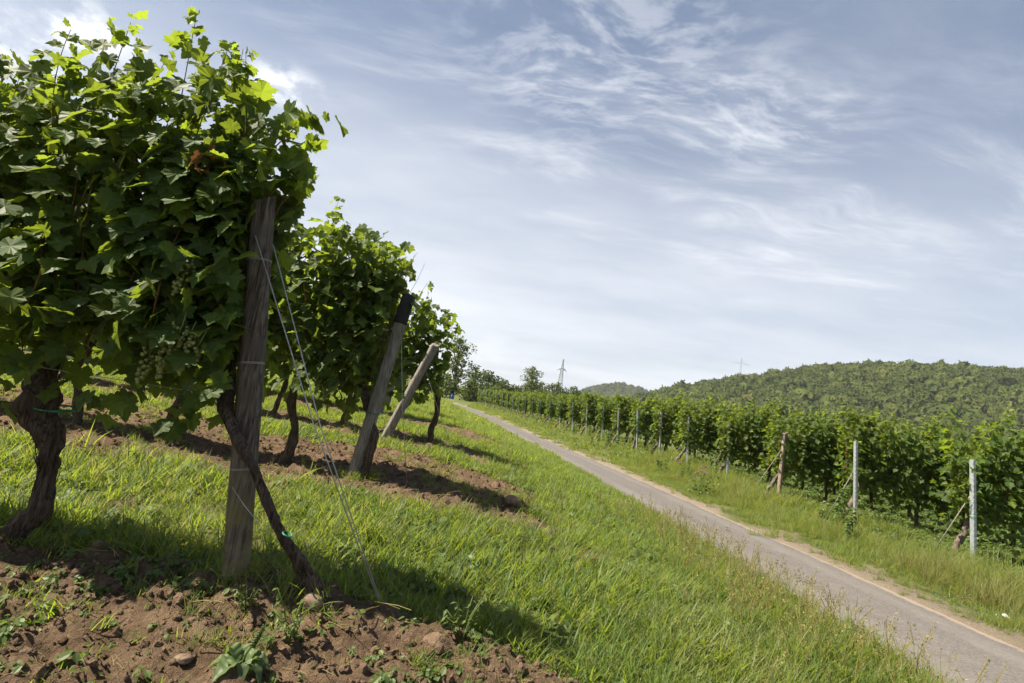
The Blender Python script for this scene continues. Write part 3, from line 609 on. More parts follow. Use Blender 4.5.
# nearest left row: each vine its own canopy
r = np.random.default_rng(21)
def near_vine(x, label, cx0, cx1, trunk, trad, shoots, z1, spots, extra, keep=None, arches=()):
    z = Tz(x, 2.8); v = thing('grapevine', label, 'grapevine', (x, 2.8, z), 0, G_L1)
    trunk_mb(trunk, trad, r, 26, int(-x*10), 0.55, 90).build('trunk', M_bark, v, True)
    lf, cn = canopy(r, cx0, cx1, 0.90, z1, shoots+3, 0.108, LEAF_HI, 0.22, 0.066, 0.30, int(extra*1.35), keep, arches)
    lf.build('foliage', M_leaf, v); cn.build('shoots', M_cane, v, True); bunches(v, spots, r); return v
def beside_post(P):                                        # the end vine grows behind and left of the post
    px_ = 0.13-0.136*(P[:, 2]-0.0); d = P[:, 0]-px_
    return (P[:, 2] > 2.0) | (d < -0.03) | ((d < 0.10) & (P[:, 1] > 0.10))
vA = near_vine(-1.27, 'gnarled vine with thin trunk slanting across the weathered wooden post nearest the camera', -0.62, -0.10,
    [(0.56, -0.10, -0.06), (0.51, -0.13, 0.08), (0.42, -0.16, 0.19), (0.30, -0.19, 0.36), (0.16, -0.17, 0.56), (0.02, -0.14, 0.70), (-0.09, -0.07, 0.80), (-0.14, 0, 0.92), (-0.16, 0, 1.2)], [0.042, 0.036, 0.026, 0.020, 0.020, 0.026, 0.036, 0.038, 0.03], 15, 2.15,
    [(-0.26, -0.2, 1.14), (-0.20, -0.22, 1.10), (-0.34, -0.2, 1.08), (-0.38, -0.17, 1.13), (-0.30, -0.22, 1.17), (-0.42, -0.2, 1.05), (-0.33, -0.22, 1.46)], 330, beside_post,
    [[(-0.3, 0, 1.6), (-0.2, -0.05, 2.1), (-0.03, -0.1, 2.30), (0.06, -0.1, 2.40)], [(-0.4, 0, 1.5), (-0.3, -0.05, 2.2), (-0.42, -0.05, 2.75)], [(-0.3, 0, 1.5), (-0.15, 0.05, 2.0), (0.03, 0.0, 2.25)],
     [(-0.5, 0, 1.6), (-0.25, 0, 2.2), (-0.10, 0, 2.42)], [(-0.6, 0, 1.6), (-0.72, 0, 2.3), (-0.74, -0.03, 2.95)], [(-0.55, 0, 1.6), (-0.6, 0, 2.2), (-0.5, -0.05, 2.78)], [(-0.2, 0, 1.4), (-0.12, 0.1, 1.9), (-0.05, 0.05, 2.2)]])
near_vine(-2.25, 'thick dark old vine trunk with a shaggy swollen head at the left edge', -0.65, 0.55,
    [(-0.05, -0.04, -0.10), (0.0, -0.03, 0.02), (0.07, 0, 0.17), (0.07, 0, 0.36), (0.04, 0, 0.46), (0.0, 0, 0.56), (-0.06, 0, 0.65), (-0.08, 0, 0.74), (-0.08, 0.05, 0.90)], [0.070, 0.050, 0.041, 0.040, 0.047, 0.070, 0.080, 0.074, 0.03], 18, 2.55,
    [(0.3, -0.15, 1.3), (-0.2, -0.15, 1.25)], 440, None, [[(-0.25, -0.12, 1.30), (-0.05, -0.24, 1.05), (0.06, -0.26, 0.80)], [(0.25, -0.1, 1.25), (0.05, -0.22, 1.1), (-0.15, -0.27, 0.88)], [(-0.3, -0.1, 1.1), (-0.1, -0.24, 1.2), (0.15, -0.24, 1.0)], [(-0.2, -0.12, 1.6), (0.0, -0.26, 1.3), (-0.05, -0.28, 0.95)], [(-0.1, 0, 1.8), (-0.15, 0, 2.4), (-0.12, 0, 2.85)]])
near_vine(-3.4, 'vine of the nearest left row cut off by the left edge of the photo', -0.7, 0.6,
    [(0, 0, -0.05), (0.03, 0, 0.4), (0, 0, 0.8), (0, 0, 1.1)], [0.08, 0.06, 0.08, 0.04], 16, 2.5, [], 260)
near_vine(-4.5, 'second vine of the nearest left row beyond the left edge of the photo', -0.6, 0.6,
    [(0, 0, -0.05), (0.03, 0, 0.4), (0, 0, 0.8), (0, 0, 1.1)], [0.08, 0.06, 0.08, 0.04], 14, 2.5, [], 200)
# a withered leaf cluster hanging high in the near vine, and two bushy shoots that reach past the post
mb = MB(); q = np.random.default_rng(4); n = 9
P = np.stack([q.normal(0, 0.03, n), q.normal(0, 0.03, n), q.uniform(-0.16, 0, n)], -1)
place(mb, LEAF_HI[1][0]*np.array([0.6, 1, 2.0]), LEAF_HI[1][1], P, frames(q.normal(0, 1, (n, 3)), np.array([[0, 0, -1.0]])+q.normal(0, 0.3, (n, 3))), q.uniform(0.05, 0.09, n), np.stack([q.uniform(0, 1, n)]*3, -1))
mb.build('withered_leaves', M_dry, vA, label='withered reddish brown leaf cluster').location = (-0.36, -0.26, 2.07)

def clear_post(P):                                       # the leaning post stands clear in front of the leaves
    return ~((P[:, 1] < 0.12) & (np.abs(P[:, 0]-0.06-0.111*P[:, 2]) < 0.15))
# vines of the other rows: a few different canopies, shared between copies
LV = []
for k in range(5):
    q = np.random.default_rng(100+k); lf, cn = canopy(q, -0.6, 0.6, 0.80, 2.60, 16, 0.125, LEAF_LO, 0.22, 0.085, 0.40, 280)
    tr = trunk_mb([(q.normal(0, 0.05), 0, -0.08), (q.normal(0, 0.06), 0, 0.3), (q.normal(0, 0.07), 0, 0.65), (0, 0, 0.95), (0.1*q.choice([-1, 1]), 0, 1.15)], [0.055, 0.042, 0.04, 0.05, 0.03], q, 9, k)
    LV.append((fin(lf, 'foliage', M_leaf), fin(tr, 'trunk', M_bark, True), fin(cn, 'shoots', M_cane, True)))
RV = []
for k in range(6):
    q = np.random.default_rng(200+k); lf, cn = canopy(q, -0.68, 0.68, 0.60, 2.20, 19, 0.125, LEAF_LO, 0.24, 0.075, 0.62, 310, ygb=0.22, arches=[[(a_, 0, 1.5), (a_+q.normal(0, .08), 0, 2.1), (a_+q.normal(0, .18), q.normal(0, .1), q.uniform(2.5, 2.95))] for a_ in q.uniform(-0.55, 0.55, 4)])
    tr = trunk_mb([(q.normal(0, 0.05), 0, -0.08), (q.normal(0, 0.06), 0, 0.3), (0, 0, 0.7), (0.1, 0, 1.0)], [0.05, 0.038, 0.045, 0.03], q, 8, k)
    RV.append((fin(lf, 'foliage', M_leaf), fin(tr, 'trunk', M_bark, True), fin(cn, 'shoots', M_cane, True)))
RE = []                                                    # row-end vines: the trunk leans out towards the path
for k in range(6):
    q = np.random.default_rng(300+k); lf, cn = canopy(q, -0.34, 0.75, 0.74, 2.22, 17, 0.125, LEAF_LO, 0.27, 0.075, 0.62, 210, ygb=0.30, arches=[[(a_, 0, 1.5), (a_+q.normal(0, .08), 0, 2.1), (a_+q.normal(0, .18), q.normal(0, .1), q.uniform(2.5, 2.9))] for a_ in q.uniform(-0.2, 0.7, 3)]+[[(0, -0.1, 1.2), (-0.25, -0.2, 1.3), (-0.45, -0.25, 1.0)]])
    a = q.uniform(0.22, 0.55); b = q.uniform(0.25, 0.55)
    tr = trunk_mb([(-a, -0.05, -0.06), (-a+0.06, -0.05, b*0.5), (-a*0.45, -0.04, b+0.12), (-0.03, -0.02, b+0.35), (0.05, 0, 0.9), (0.25, 0, 1.05)], [0.062, 0.052, 0.048, 0.047, 0.042, 0.03], q, 12, k, 0.7, 14)
    RE.append((fin(lf, 'foliage', M_leaf), fin(tr, 'trunk', M_barkl, True), fin(cn, 'shoots', M_cane, True)))
def put_vine(kinds, k, x, y, label, group, sc=1.0, flip=False, zs=1.0):
    v = thing('grapevine', label, 'grapevine', (x, y, Tz(x, y)), 0, group)
    for nm, me in zip(('foliage', 'trunk', 'shoots'), kinds[k]): obj(nm, me, v)
    v.scale = (-sc if flip else sc, sc, sc*zs); return v
ORD = ['first', 'second', 'third', 'fourth', 'fifth', 'sixth', 'seventh', 'eighth', 'ninth', 'tenth', 'eleventh', 'twelfth', 'thirteenth', 'fourteenth', 'fifteenth', 'sixteenth', 'seventeenth', 'eighteenth', 'nineteenth', 'twentieth', 'twenty-first', 'twenty-second', 'twenty-third', 'twenty-fourth', 'twenty-fifth', 'twenty-sixth', 'twenty-seventh', 'twenty-eighth']
q = np.random.default_rng(8)
for ri, (yr, xe, n) in enumerate(((5.78, -2.15, 6), (8.85, -2.0, 8), (11.9, -3.3, 8), (14.9, -3.6, 8))):
    for c in range(n):
        if ri == 0 and c == 0:
            v = thing('grapevine', 'end vine with a curved dark trunk beside the black-capped leaning post', 'grapevine', (-1.45, yr, Tz(-1.45, yr)), 0, G_L)
            qq = np.random.default_rng(77); lf, cn = canopy(qq, -0.7, 0.22, 0.75, 2.62, 18, 0.115, LEAF_HI, 0.22, 0.07, 0.35, 330, clear_post, [[(-.2, 0, 1.5), (0.1, 0, 2.1), (0.3, 0, 2.5)]])
            lf.build('foliage', M_leaf, v); cn.build('shoots', M_cane, v, True)
            trunk_mb([(0.16, -0.10, -0.06), (0.19, -0.12, 0.2), (0.20, -0.10, 0.42), (0.10, -0.05, 0.62), (-0.02, 0, 0.85), (-0.1, 0, 1.05)], [0.05, 0.042, 0.042, 0.045, 0.045, 0.03], qq, 10, 3).build('trunk', M_bark, v, True)
            bunches(v, [(-0.45, -0.2, 0.95), (-0.35, -0.22, 0.88)], qq)
        if ri == 1 and c == 0:
            v = thing('grapevine', 'end vine with straight dark trunk just behind the strongly slanting grey post', 'grapevine', (-1.12, 9.0, Tz(-1.12, 9.0)), 0, G_L)
            qq = np.random.default_rng(78); lf, cn = canopy(qq, -1.0, 0.02, 0.72, 2.3, 17, 0.125, LEAF_LO, 0.22, 0.08, 0.30, 280)
            lf.build('foliage', M_leaf, v); cn.build('shoots', M_cane, v, True)
            trunk_mb([(0.02, 0, -0.08), (0.05, 0, 0.25), (0.08, 0, 0.6), (0.02, 0, 0.85), (-0.15, 0, 1.1)], [0.055, 0.05, 0.045, 0.05, 0.03], qq, 10, 3).build('trunk', M_bark, v, True)
        lab = '%s vine from the path end, %s left-hand row from the camera' % (ORD[c+(1 if ri < 2 else 0)], ORD[ri+1])
        x = xe-1.12*c+(q.normal(0, 0.06) if c else 0)
        put_vine(LV, int(q.integers(0, 5)), x-(0.45 if ri == 1 else 0), yr, lab, G_L, q.uniform(0.93, 1.04)*(0.95 if ri == 1 else 1), bool(q.integers(0, 2)))
def x_end(y): return float(np.interp(y, [8, 10, 12.5, 15, 17.5, 20, 22.5, 25, 30, 36, 45, 57, 72], [9.2, 8.78, 8.33, 7.90, 7.45, 7.0, 6.7, 6.4, 5.7, 4.5, 2.6, 0.2, -2.9]))
def zs(y): return float(np.interp(y, [10, 25, 72], [1.0, 0.98, 0.72]))
ROWS_R = [10+2.5*k for k in range(26)]
q = np.random.default_rng(15)
for ri, yr in enumerate(ROWS_R):
    xe = x_end(yr); n = 5 if yr < 22 else (4 if yr < 45 else 3)
    for c in range(n):
        lab = ('pale-trunked end vine of the %s row from the near right edge' % ORD[ri] if c == 0 else
               '%s vine in from the path, %s row from the near right edge' % (ORD[c], ORD[ri]))
        if c == 0: put_vine(RE, int(q.integers(0, 6)), xe+0.03, yr+0.06, lab, G_R, q.uniform(0.95, 1.05), False, zs(yr))
        else: put_vine(RV, int(q.integers(0, 6)), xe+0.25+1.1*c+q.normal(0, 0.06), yr+q.normal(0, 0.04), lab, G_R, q.uniform(0.94, 1.06), bool(q.integers(0, 2)), zs(yr))

# ------------------------------------------------------------------ posts, wires
def wood_post(label, base, top, rad, m, group=None, nm='wooden_post', seed=0, slant=0.03, rough=0.16):
    base, top = np.array(base, float), np.array(top, float); t = thing(nm, label, 'post', base, 0, group); L = np.linalg.norm(top-base)
    mb = MB(); n = 40; s = np.linspace(-0.25, L, n)[:, None]/L; c = (top-base)*s; qq = np.random.default_rng(seed)
    k = 64; ang = np.arange(k)/k*2*np.pi
    prof = 1+0.06*np.sin(2*ang+1)+0.04*np.sin(5*ang+seed)-0.30*np.exp(-((ang-4.4)/0.09)**2)-0.24*np.exp(-((ang-5.2)/0.08)**2)-0.14*np.exp(-((ang-3.7)/0.07)**2)   # drying cracks
    V = []; ax = (top-base)/L; e1 = np.cross(ax, [0, 1, 0]); e1 /= np.linalg.norm(e1); e2 = np.cross(ax, e1)*-1
    for i_ in range(n):
        rr = rad*prof*(1.04-0.10*i_/n)
        ring = c[i_]+np.cos(ang)[:, None]*e1*rr[:, None]+np.sin(ang)[:, None]*-e2*rr[:, None]
        ring += ((fbm(ring*np.array([11, 11, 2.0])+seed, 3)-0.5)*rough)[:, None]*(ring-c[i_])
        if i_ == n-1: ring[:, 2] += slant*np.cos(ang+2)+0.02*(vnoise(ring*40)-0.5)
        V.append(ring)
    V = np.concatenate(V); i2 = np.arange(n-1)[:, None]*k; j2 = np.arange(k)[None]
    mb.add(V, np.stack([i2+j2, i2+(j2+1) % k, i2+k+(j2+1) % k, i2+k+j2], -1).reshape(-1, 4))
    mb.add(np.concatenate([V[-k:], V[-k:].mean(0)[None]-[0, 0, 0.006]]), [[a, (a+1) % k, k] for a in range(k)])
    mb.build('shaft', m, t); return t, (top-base)/L, L
def band(t, ax, z, rad, m, name, thick=0.0022, turns=2):
    mb = MB(); a = np.linspace(0, 6.283*turns, 24*turns); e1 = np.cross(ax, [0, 1, 0]); e1 /= np.linalg.norm(e1); e2 = np.cross(ax, e1)
    p = ax*z+(np.cos(a)[:, None]*e1+np.sin(a)[:, None]*e2)*(rad+thick)+ax*(0.006*a/6.28)[:, None]; mb.tube(p, thick, 6); return mb.build(name, m, t, True)
def zg(x, y): return Tz(x, y)
b1 = np.array((-1.14, 2.75, zg(-1.14, 2.75))); t1 = np.array((-1.41, 2.75, 2.40))
post1, ax1, L1 = wood_post('thick weathered grey-brown post with deep cracks, nearest the camera at left', b1, t1, 0.058, M_post, 'wooden posts of the left-hand rows', seed=2)
for z in (0.50, 1.02, 1.55): band(post1, ax1, z, 0.060, M_wire, 'wire_loop', 0.0016)
b2 = np.array((-1.39, 5.7, zg(-1.39, 5.7))); t2 = np.array((-1.17, 5.7, 2.53))
post2, ax2, L2 = wood_post('leaning grey post topped by a black cover, second from the camera at left', b2, t2, 0.062, M_postl, 'wooden posts of the left-hand rows', seed=5)
band(post2, ax2, 0.66, 0.067, M_tie, 'green_tie', 0.006, 1)
mb = MB(); mb.tube([ax2*(L2-0.30), ax2*(L2-0.28), ax2*(L2-0.05), ax2*(L2+0.012), ax2*(L2+0.03)], [0.068, 0.072, 0.071, 0.068, 0.03], 20, 0.12, 18); mb.build('black_cover', M_black, post2, True)
b3 = np.array((-1.74, 8.60, zg(-1.74, 8.60))); t3 = np.array((-1.20, 8.60, 2.36))
post3, ax3, L3 = wood_post('strongly slanting grey post, third from the camera at left, its top lost in leaves', b3, t3, 0.066, M_postl, 'wooden posts of the left-hand rows', seed=9)
wood_post('pale leaning post seen far left under the leaves beyond the thick trunk', (-8.0, 8.8, zg(-8.0, 8.8)), (-7.8, 8.8, zg(-8, 8.8)+1.7), 0.06, M_postl, 'wooden posts of the left-hand rows', seed=12)
for yr, xe, w in ((11.9, -2.6, 'fourth'), (14.9, -3.1, 'fifth')):
    wood_post('wooden end post of the %s left-hand row, mostly hidden by leaves' % w, (xe, yr, zg(xe, yr)), (xe+0.15, yr, zg(xe, yr)+1.9), 0.06, M_postl, 'wooden posts of the left-hand rows', seed=int(yr))
def cable(name, label, cat, strands, rad, m, group=None):
    o0 = np.array(strands[0][0], float); mb = MB()
    for s in strands: mb.tube(np.array(s, float)-o0, rad, 6)
    o = mb.build(name, m, None, True, loc=o0); return tag(o, label, cat, group)
gz = zg(-0.42, 2.55)
p_hi = b1+ax1*1.62; anc = np.array((-0.42, 2.76, zg(-0.42, 2.76)-0.02))
cable('guy_wire', 'doubled steel guy wire running from the nearest post down to the soil', 'wire', [[p_hi+[0.0, -0.076, 0.05], (p_hi+anc)/2+[-0.012, -0.03, -0.01], anc], [p_hi+[0.072, -0.02, 0.03], (p_hi+anc)/2+[0.012, -0.02, 0.0], anc+[0.006, 0, 0]]], 0.0032, M_wire, 'guy wires of the left-hand posts')
for (b, ax, L, X, yy_, nm) in ((b2, ax2, L2, -0.84, 5.75, 'thin guy wire hanging from the black-capped leaning post'), (b3, ax3, L3, -0.64, 8.75, 'thin guy wire hanging from the strongly slanting post')):
    a = np.array((X, yy_, zg(X, yy_)-0.02)); h = b+ax*(L-0.45)+[0.06, -0.02, 0]; cable('guy_wire', nm, 'wire', [[h, (h+a)/2+[-0.02, 0, 0], a]], 0.0035, M_wire, 'guy wires of the left-hand posts')
for yr, xe, w in ((2.8, -1.36, 'nearest'), (5.75, -1.30, 'second'), (8.75, -1.45, 'third')):
    ss = []
    for h in (0.95, 1.45, 1.9):
        xs = np.linspace(xe, -11 if yr > 3 else -5.2, 14); ss.append(np.stack([xs, np.full(14, yr-0.03), T(xs, np.full(14, yr), False)+h], -1))
    cable('trellis_wire', 'horizontal trellis wires threaded through the leaves of the %s left-hand row' % w, 'wire', ss, 0.002, M_wire, 'trellis wires')
for ri in range(8):
    yr = 10+2.5*ri; x0_ = float(np.interp(yr, [10, 12.5, 15, 17.5, 20, 22.5, 25, 30], [8.78, 8.33, 7.90, 7.45, 7.0, 6.7, 6.4, 5.7])); xs = np.linspace(x0_, x0_+5.6, 8); zz = T(xs, np.full(8, yr), False)
    cable('trellis_wire', 'horizontal trellis wires of the %s row from the near right edge' % ORD[ri], 'wire', [np.stack([xs, np.full(8, yr-0.07), zz+h], -1) for h in (0.8, 1.2, 1.7)], 0.0022, M_wire, 'trellis wires')
# clip of old cordon tied to the near vine: the loose wire end by the post foot
cable('wire_scrap', 'short loose end of pale wire tied round the thin slanting vine trunk', 'wire', [[b1+[-0.07, -0.08, 0.42], b1+[0.03, -0.14, 0.36], b1+[0.14, -0.19, 0.30]]], 0.0018, M_wire)
cable('vine_tie', 'bright green tie around the thin slanting vine trunk', 'tie', [[(b1+[0.262, -0.165, 0.27])+0.026*np.array([math.cos(a)*0.8, math.sin(a), -0.3*math.cos(a)]) for a in np.linspace(0, 6.0, 14)]], 0.004, M_tie)
zt = zg(-2.25, 2.8)
cable('vine_tie', 'dark green tie around the thick old trunk at left', 'tie', [[(-2.22+0.092*math.cos(a), 2.8+0.092*math.sin(a), zt+0.67+0.01*math.sin(a)) for a in np.linspace(0, 6.6, 26)]+[(-2.34, 2.76, zt+0.64), (-2.39, 2.76, zt+0.62)]], 0.0045, M_tie)

# galvanised posts of the right rows: folded profile with hooks
def steel_post_mesh():
    mb = MB(); w, d, e, tk = 0.028, 0.036, 0.012, 0.003
    out_ = [(-w, -d), (w, -d), (w, -d+tk), (-w+tk, -d+tk), (-w+tk, d-tk), (w-tk, d-tk), (w-tk, d-e), (w, d-e), (w, d), (-w, d)]
    z0, z1 = -0.3, 1.85; n = len(out_); V = [(x, y, z) for z in (z0, z1) for x, y in out_]
    mb.add(V, [[a, (a+1) % n, n+(a+1) % n, n+a] for a in range(n)])
    for z in (z1,):
        mb.add([(x, y, z) for x, y in out_], [[0, 1, 2, 3], [0, 3, 4, 9], [4, 5, 8, 9], [5, 6, 7, 8]])
    for k in range(16): mb.box((-w-0.003, -d+0.010, 0.35+0.095*k), (0.004, 0.006, 0.012)); mb.box((0.0, -d-0.002, 0.30+0.095*k), (0.006, 0.0025, 0.010))
    return fin(mb, 'profile', M_metal)
SP = steel_post_mesh(); q = np.random.default_rng(31)
for ri, yr in enumerate(ROWS_R):
    x = x_end(yr); z = zg(x, yr)
    if ri == 2:
        wood_post('orange-stained wooden end post among the steel posts of the right-hand rows', (x-0.20, yr-0.28, z), (x-0.20, yr-0.28, z+1.8), 0.054, M_postr, seed=14)
    else:
        hid = '' if ri < 7 else ', far off'
        o = thing('steel_post', 'galvanised end post of the %s row from the near right edge%s' % (ORD[ri], hid), 'post', (x+(-0.22 if ri < 2 else -0.03), yr-(0.33 if ri < 2 else float(q.uniform(0.05, 0.25))), z), q.uniform(-0.25, 0.25), 'galvanised end posts of the right-hand rows')
        obj('profile', SP, o); o.rotation_euler[1] = -0.085+q.normal(0, 0.02); o.rotation_euler[0] = q.normal(0, 0.015)
        if ri == 0: band(o, np.array([0, 0, 1.0]), 0.86, 0.045, M_tie, 'green_tie', 0.006, 1)
    if ri < 11:
        a = np.array((x-0.75-q.uniform(0, 0.2), yr-0.1, 0)); a[2] = zg(a[0], a[1])-0.05; h = np.array((x-(0.28 if ri < 3 else 0.10), yr-(0.34 if ri < 3 else 0.16), z+1.32))
        cable('anchor_strut', 'thin grey anchor rod leaning out from the end of the %s right-hand row' % ORD[ri], 'anchor rod', [[a, h]], 0.009, M_postl, 'anchor rods of the right-hand rows')

# ------------------------------------------------------------------ trees beyond the vineyard
def tree(label, x, y, H, Wd, m=M_tree, seed=0, n=1700, low=0.15, name='tree', leaf=0.32, young=0.1, sink=0.2, group='trees and bushes at the far end of the path'):
    qq = np.random.default_rng(seed); t = thing(name, label, 'bush' if name == 'bush' else 'tree', (x, y, Tz(x, y)-sink), 0, group)
    tb = MB(); tb.tube([(0, 0, -0.3), (0.02*H, 0, H*0.25), (0, 0.02*H, H*0.55), (0.02*H, 0, H*0.85)], [0.035*H, 0.028*H, 0.018*H, 0.006*H], 9, 0.2, 3)
    cen = []
    for k in range(16):
        f = low+(0.93-low)*(k+0.5)/16; a = k*2.4+qq.normal(0, .3); env = math.sqrt(max(0.05, 1-((f-low-0.42*(1-low))/(0.60*(1-low)))**2)); R0 = Wd*env*qq.uniform(0.55, 1.05)
        e = np.array([R0*math.cos(a), R0*math.sin(a), H*f+0.05*H]); cen.append((e, (0.22+0.12*qq.uniform())*Wd+0.12*H*0.5))
        cen.append((e*np.array([0.5, 0.5, 1]), 0.30*Wd))
        tb.tube([(0, 0, H*max(0.08, f-0.15)), e*0.55+np.array([0, 0, H*(f-0.05)])*0.45, e], [0.012*H, 0.008*H, 0.003*H], 5)
    tb.build('trunk', M_trunk, t, True)
    lf = MB(); b = np.array([[-0.5, 0, 0], [0, -0.35, 0.08], [0.5, 0, 0], [0.05, 0.4, -0.06]]); f4 = np.array([[0, 1, 2, 3]])
    ci = qq.integers(0, len(cen), n); d = qq.normal(0, 1, (n, 3)); d /= np.linalg.norm(d, axis=1)[:, None]; rr = qq.uniform(0.35, 1.05, n)**0.6
    ce = np.array([c[0] for c in cen]); cr = np.array([c[1] for c in cen])
    P = ce[ci]+d*(rr*cr[ci])[:, None]*np.array([1, 1, 0.8])
    place(lf, b, f4, P, frames(d*0.7+qq.normal(0, 0.6, (n, 3))+[0, 0, 0.4], qq.normal(0, 1, (n, 3))), leaf*qq.uniform(0.6, 1.5, n), np.stack([np.clip(young+qq.normal(0, 0.12, n), 0, 1), qq.uniform(0, 1, n), np.zeros(n)], -1))
    lf.build('crown', m, t); return t
def atpx(px, Y):
    dx = px[0]-512; dy = px[1]-341.5; x_ = dx*math.cos(ROLL)+dy*math.sin(ROLL); y_ = -dx*math.sin(ROLL)+dy*math.cos(ROLL)
    f_ = FPX*math.cos(PITCH)+y_*math.sin(PITCH); return x_/f_*Y
tree('tall pale airy tree standing just right of the left-hand vines', -9.3, 98, 11.5, 2.6, seed=1, n=2300, leaf=0.36, young=0.95, low=0.1)
tree('low round bush spreading at the bend of the path below the pale tree', -11.5, 96, 4.2, 3.0, seed=2, n=1500, name='bush', young=0.3, low=0.05)
tree('dark bushy tree right of the tall pale tree', -6.0, 104, 7.2, 2.5, seed=3, n=1700, young=0.0, low=0.05)
tree('mid green bush beside the upper end of the path', -5.6, 95, 4.0, 2.0, seed=4, n=1100, name='bush', young=0.2, low=0.05)
tree('yellow green shrub at the left of the far vines', -2.6, 93, 2.2, 1.6, seed=5, n=700, name='bush', young=0.5, low=0.05)
for k, (x, y, H, w, yg) in enumerate([(-4.0, 130, 7.6, 5.0, 0), (0.0, 136, 6.2, 4.6, 0.05), (3.4, 150, 5.6, 4.4, 0.0), (7.0, 154, 4.6, 4.2, 0.05), (-1.2, 118, 4.2, 4.2, 0.25), (4.0, 125, 3.0, 3.6, 0.3)]):
    tree('%s dark hedgerow tree from the left, right of the tall pale tree' % ORD[k], x, y, H, w, seed=20+k, n=2200, low=0.0, leaf=0.5, young=yg)
tree('lone round pale green tree on the skyline left of the pylon', 9.6, 205, 12.6, 4.0, seed=40, n=1900, leaf=0.55, young=0.55, low=0.12)
for k in range(11):
    x = 10+k*2.9; y = 215+(k % 3)*6; qq = np.random.default_rng(60+k)
    tree('%s dark bush from the left in the hedge under the pylon' % ORD[k], x, y, qq.uniform(6.6, 9.0), qq.uniform(2.6, 3.6), seed=60+k, n=800, low=0.02, leaf=0.6, young=qq.uniform(0, 0.12), name='bush', group='bushes in the hedge under the pylon')
for k in range(9):
    x = 13+k*2.6; y = 190-k*1.5; qq = np.random.default_rng(80+k)
    tree('%s low olive bush from the left just above the far vine tops' % ORD[k], x, y, qq.uniform(4.0, 5.6), qq.uniform(2.4, 3.2), seed=80+k, n=500, low=0.02, leaf=0.6, young=qq.uniform(0.15, 0.4), name='bush', group='low bushes above the far vine tops')

# forest on the hills
def crown_mesh(q):
    V, Fi = ico(3); n1 = fbm(V*1.5+q.uniform(0, 50), 3); n2 = fbm(V*4.5+q.uniform(0, 50), 3)
    rad = 1+1.1*(n1-0.5)+0.75*(n2-0.5); v = V*rad[:, None]*np.array([1, 1, 0.95]); v[:, 2] = np.where(v[:, 2] < -0.2, v[:, 2]*0.6, v[:, 2]); mb = MB(); mb.add(v, Fi)
    n = 260; ii = q.integers(0, len(v), n); d = V[ii]; b = np.array([[-0.5, 0, 0], [0, -0.4, 0.1], [0.5, 0, 0], [0, 0.45, -0.1]])
    place(mb, b, np.array([[0, 1, 2, 3]]), v[ii]*q.uniform(0.95, 1.12, n)[:, None], frames(d+q.normal(0, 0.7, (n, 3)), q.normal(0, 1, (n, 3))), q.uniform(0.15, 0.32, n), np.full((n, 3), 0.5))
    return fin(mb, 'crown', M_forest)
q = np.random.default_rng(50); CR = [crown_mesh(q) for _ in range(7)]
def forest(name, n, x0, x1, y0, y1, dens, s0, s1, seed):
    q = np.random.default_rng(seed); x = q.uniform(x0, x1, n); y = q.uniform(y0, y1, n); k = q.uniform(0, 1, n) < dens(x, y); x, y = x[k], y[k]; n = len(x)
    s = (s0+(s1-s0)*q.uniform(0, 1, n)**1.6)*(0.75+0.5*fbm(p3(x, y, 1/30.0, 6), 2)); P = np.stack([x, y, T(x, y, False)+s*0.55], -1)
    big = np.where(q.uniform(0, 1, n) < 0.04, 1.35, 1.0); s = s*big
    scatter(name, P, np.stack([q.normal(0, .1, n), q.normal(0, .1, n), q.uniform(0, 6.28, n)], -1), np.stack([s, s, s*q.uniform(0.9, 1.5, n)], -1), q.integers(0, 7, n), CR)
forest('hill_forest', 12500, 60, 1150, 290, 820, lambda x, y: (x/y > 0.17)*(x/y < 1.45)*sstep(hills(x, y), 3, 9), 3.4, 8.2, 70)
forest('distant_forest', 5000, 60, 900, 1400, 1950, lambda x, y: 1.0*(hills(x, y) > 8), 6, 11, 71)
forest('valley_trees', 900, 20, 420, 235, 330, lambda x, y: (x/y > 0.16)*(x/y < 1.3)*0.9, 3.0, 5.0, 72)

# pylons
def pylon(label, x, y, z, H, rz, arms, wbase, bar):
    t = thing('lattice_pylon', label, 'pylon', (x, y, z), rz); mb = MB()
    hs = [0, 0.2, 0.38, 0.54, 0.68, 0.8, 0.9, 1.0]; wd = lambda f: wbase*(1-f)**1.0*0.5+0.35
    lv = [[np.array((sx*wd(f), sy*wd(f), f*H)) for sx, sy in ((-1, -1), (1, -1), (1, 1), (-1, 1))] for f in hs]
    for a, b in zip(lv[:-1], lv[1:]):
        for k in range(4):
            mb.tube([a[k], b[k]], bar, 4); mb.tube([a[k], b[(k+1) % 4]], bar*0.6, 4); mb.tube([a[(k+1) % 4], b[k]], bar*0.6, 4); mb.tube([b[k], b[(k+1) % 4]], bar*0.6, 4)
    mb.build('tower', M_pylon, t)
    for f, w in arms:
        for s in (-1, 1):
            m2 = MB(); tip = np.array((s*w, 0, f*H)); 
            for sy in (-1, 1):
                m2.tube([(s*wd(f), sy*wd(f), f*H), tip], bar, 4); m2.tube([(s*wd(f), sy*wd(f), f*H+0.05*H), tip], bar, 4)
                for g_ in (0.3, 0.6): m2.tube([(s*(wd(f)+(w-wd(f))*g_), sy*wd(f)*(1-g_), f*H), (s*(wd(f)+(w-wd(f))*g_), sy*wd(f)*(1-g_), f*H+0.05*H*(1-g_))], bar*0.7, 4)
            m2.tube([tip, tip-[0, 0, 0.045*H]], bar*1.1, 5); m2.build('cross_arm', M_pylon, t)
    return t
pylon('slender grey lattice pylon with one cross-arm rising behind the dark hedge', atpx((560, 384), 620), 620, 25, 45, 0.15, ((0.72, 5.0),), 6.5, 0.20)
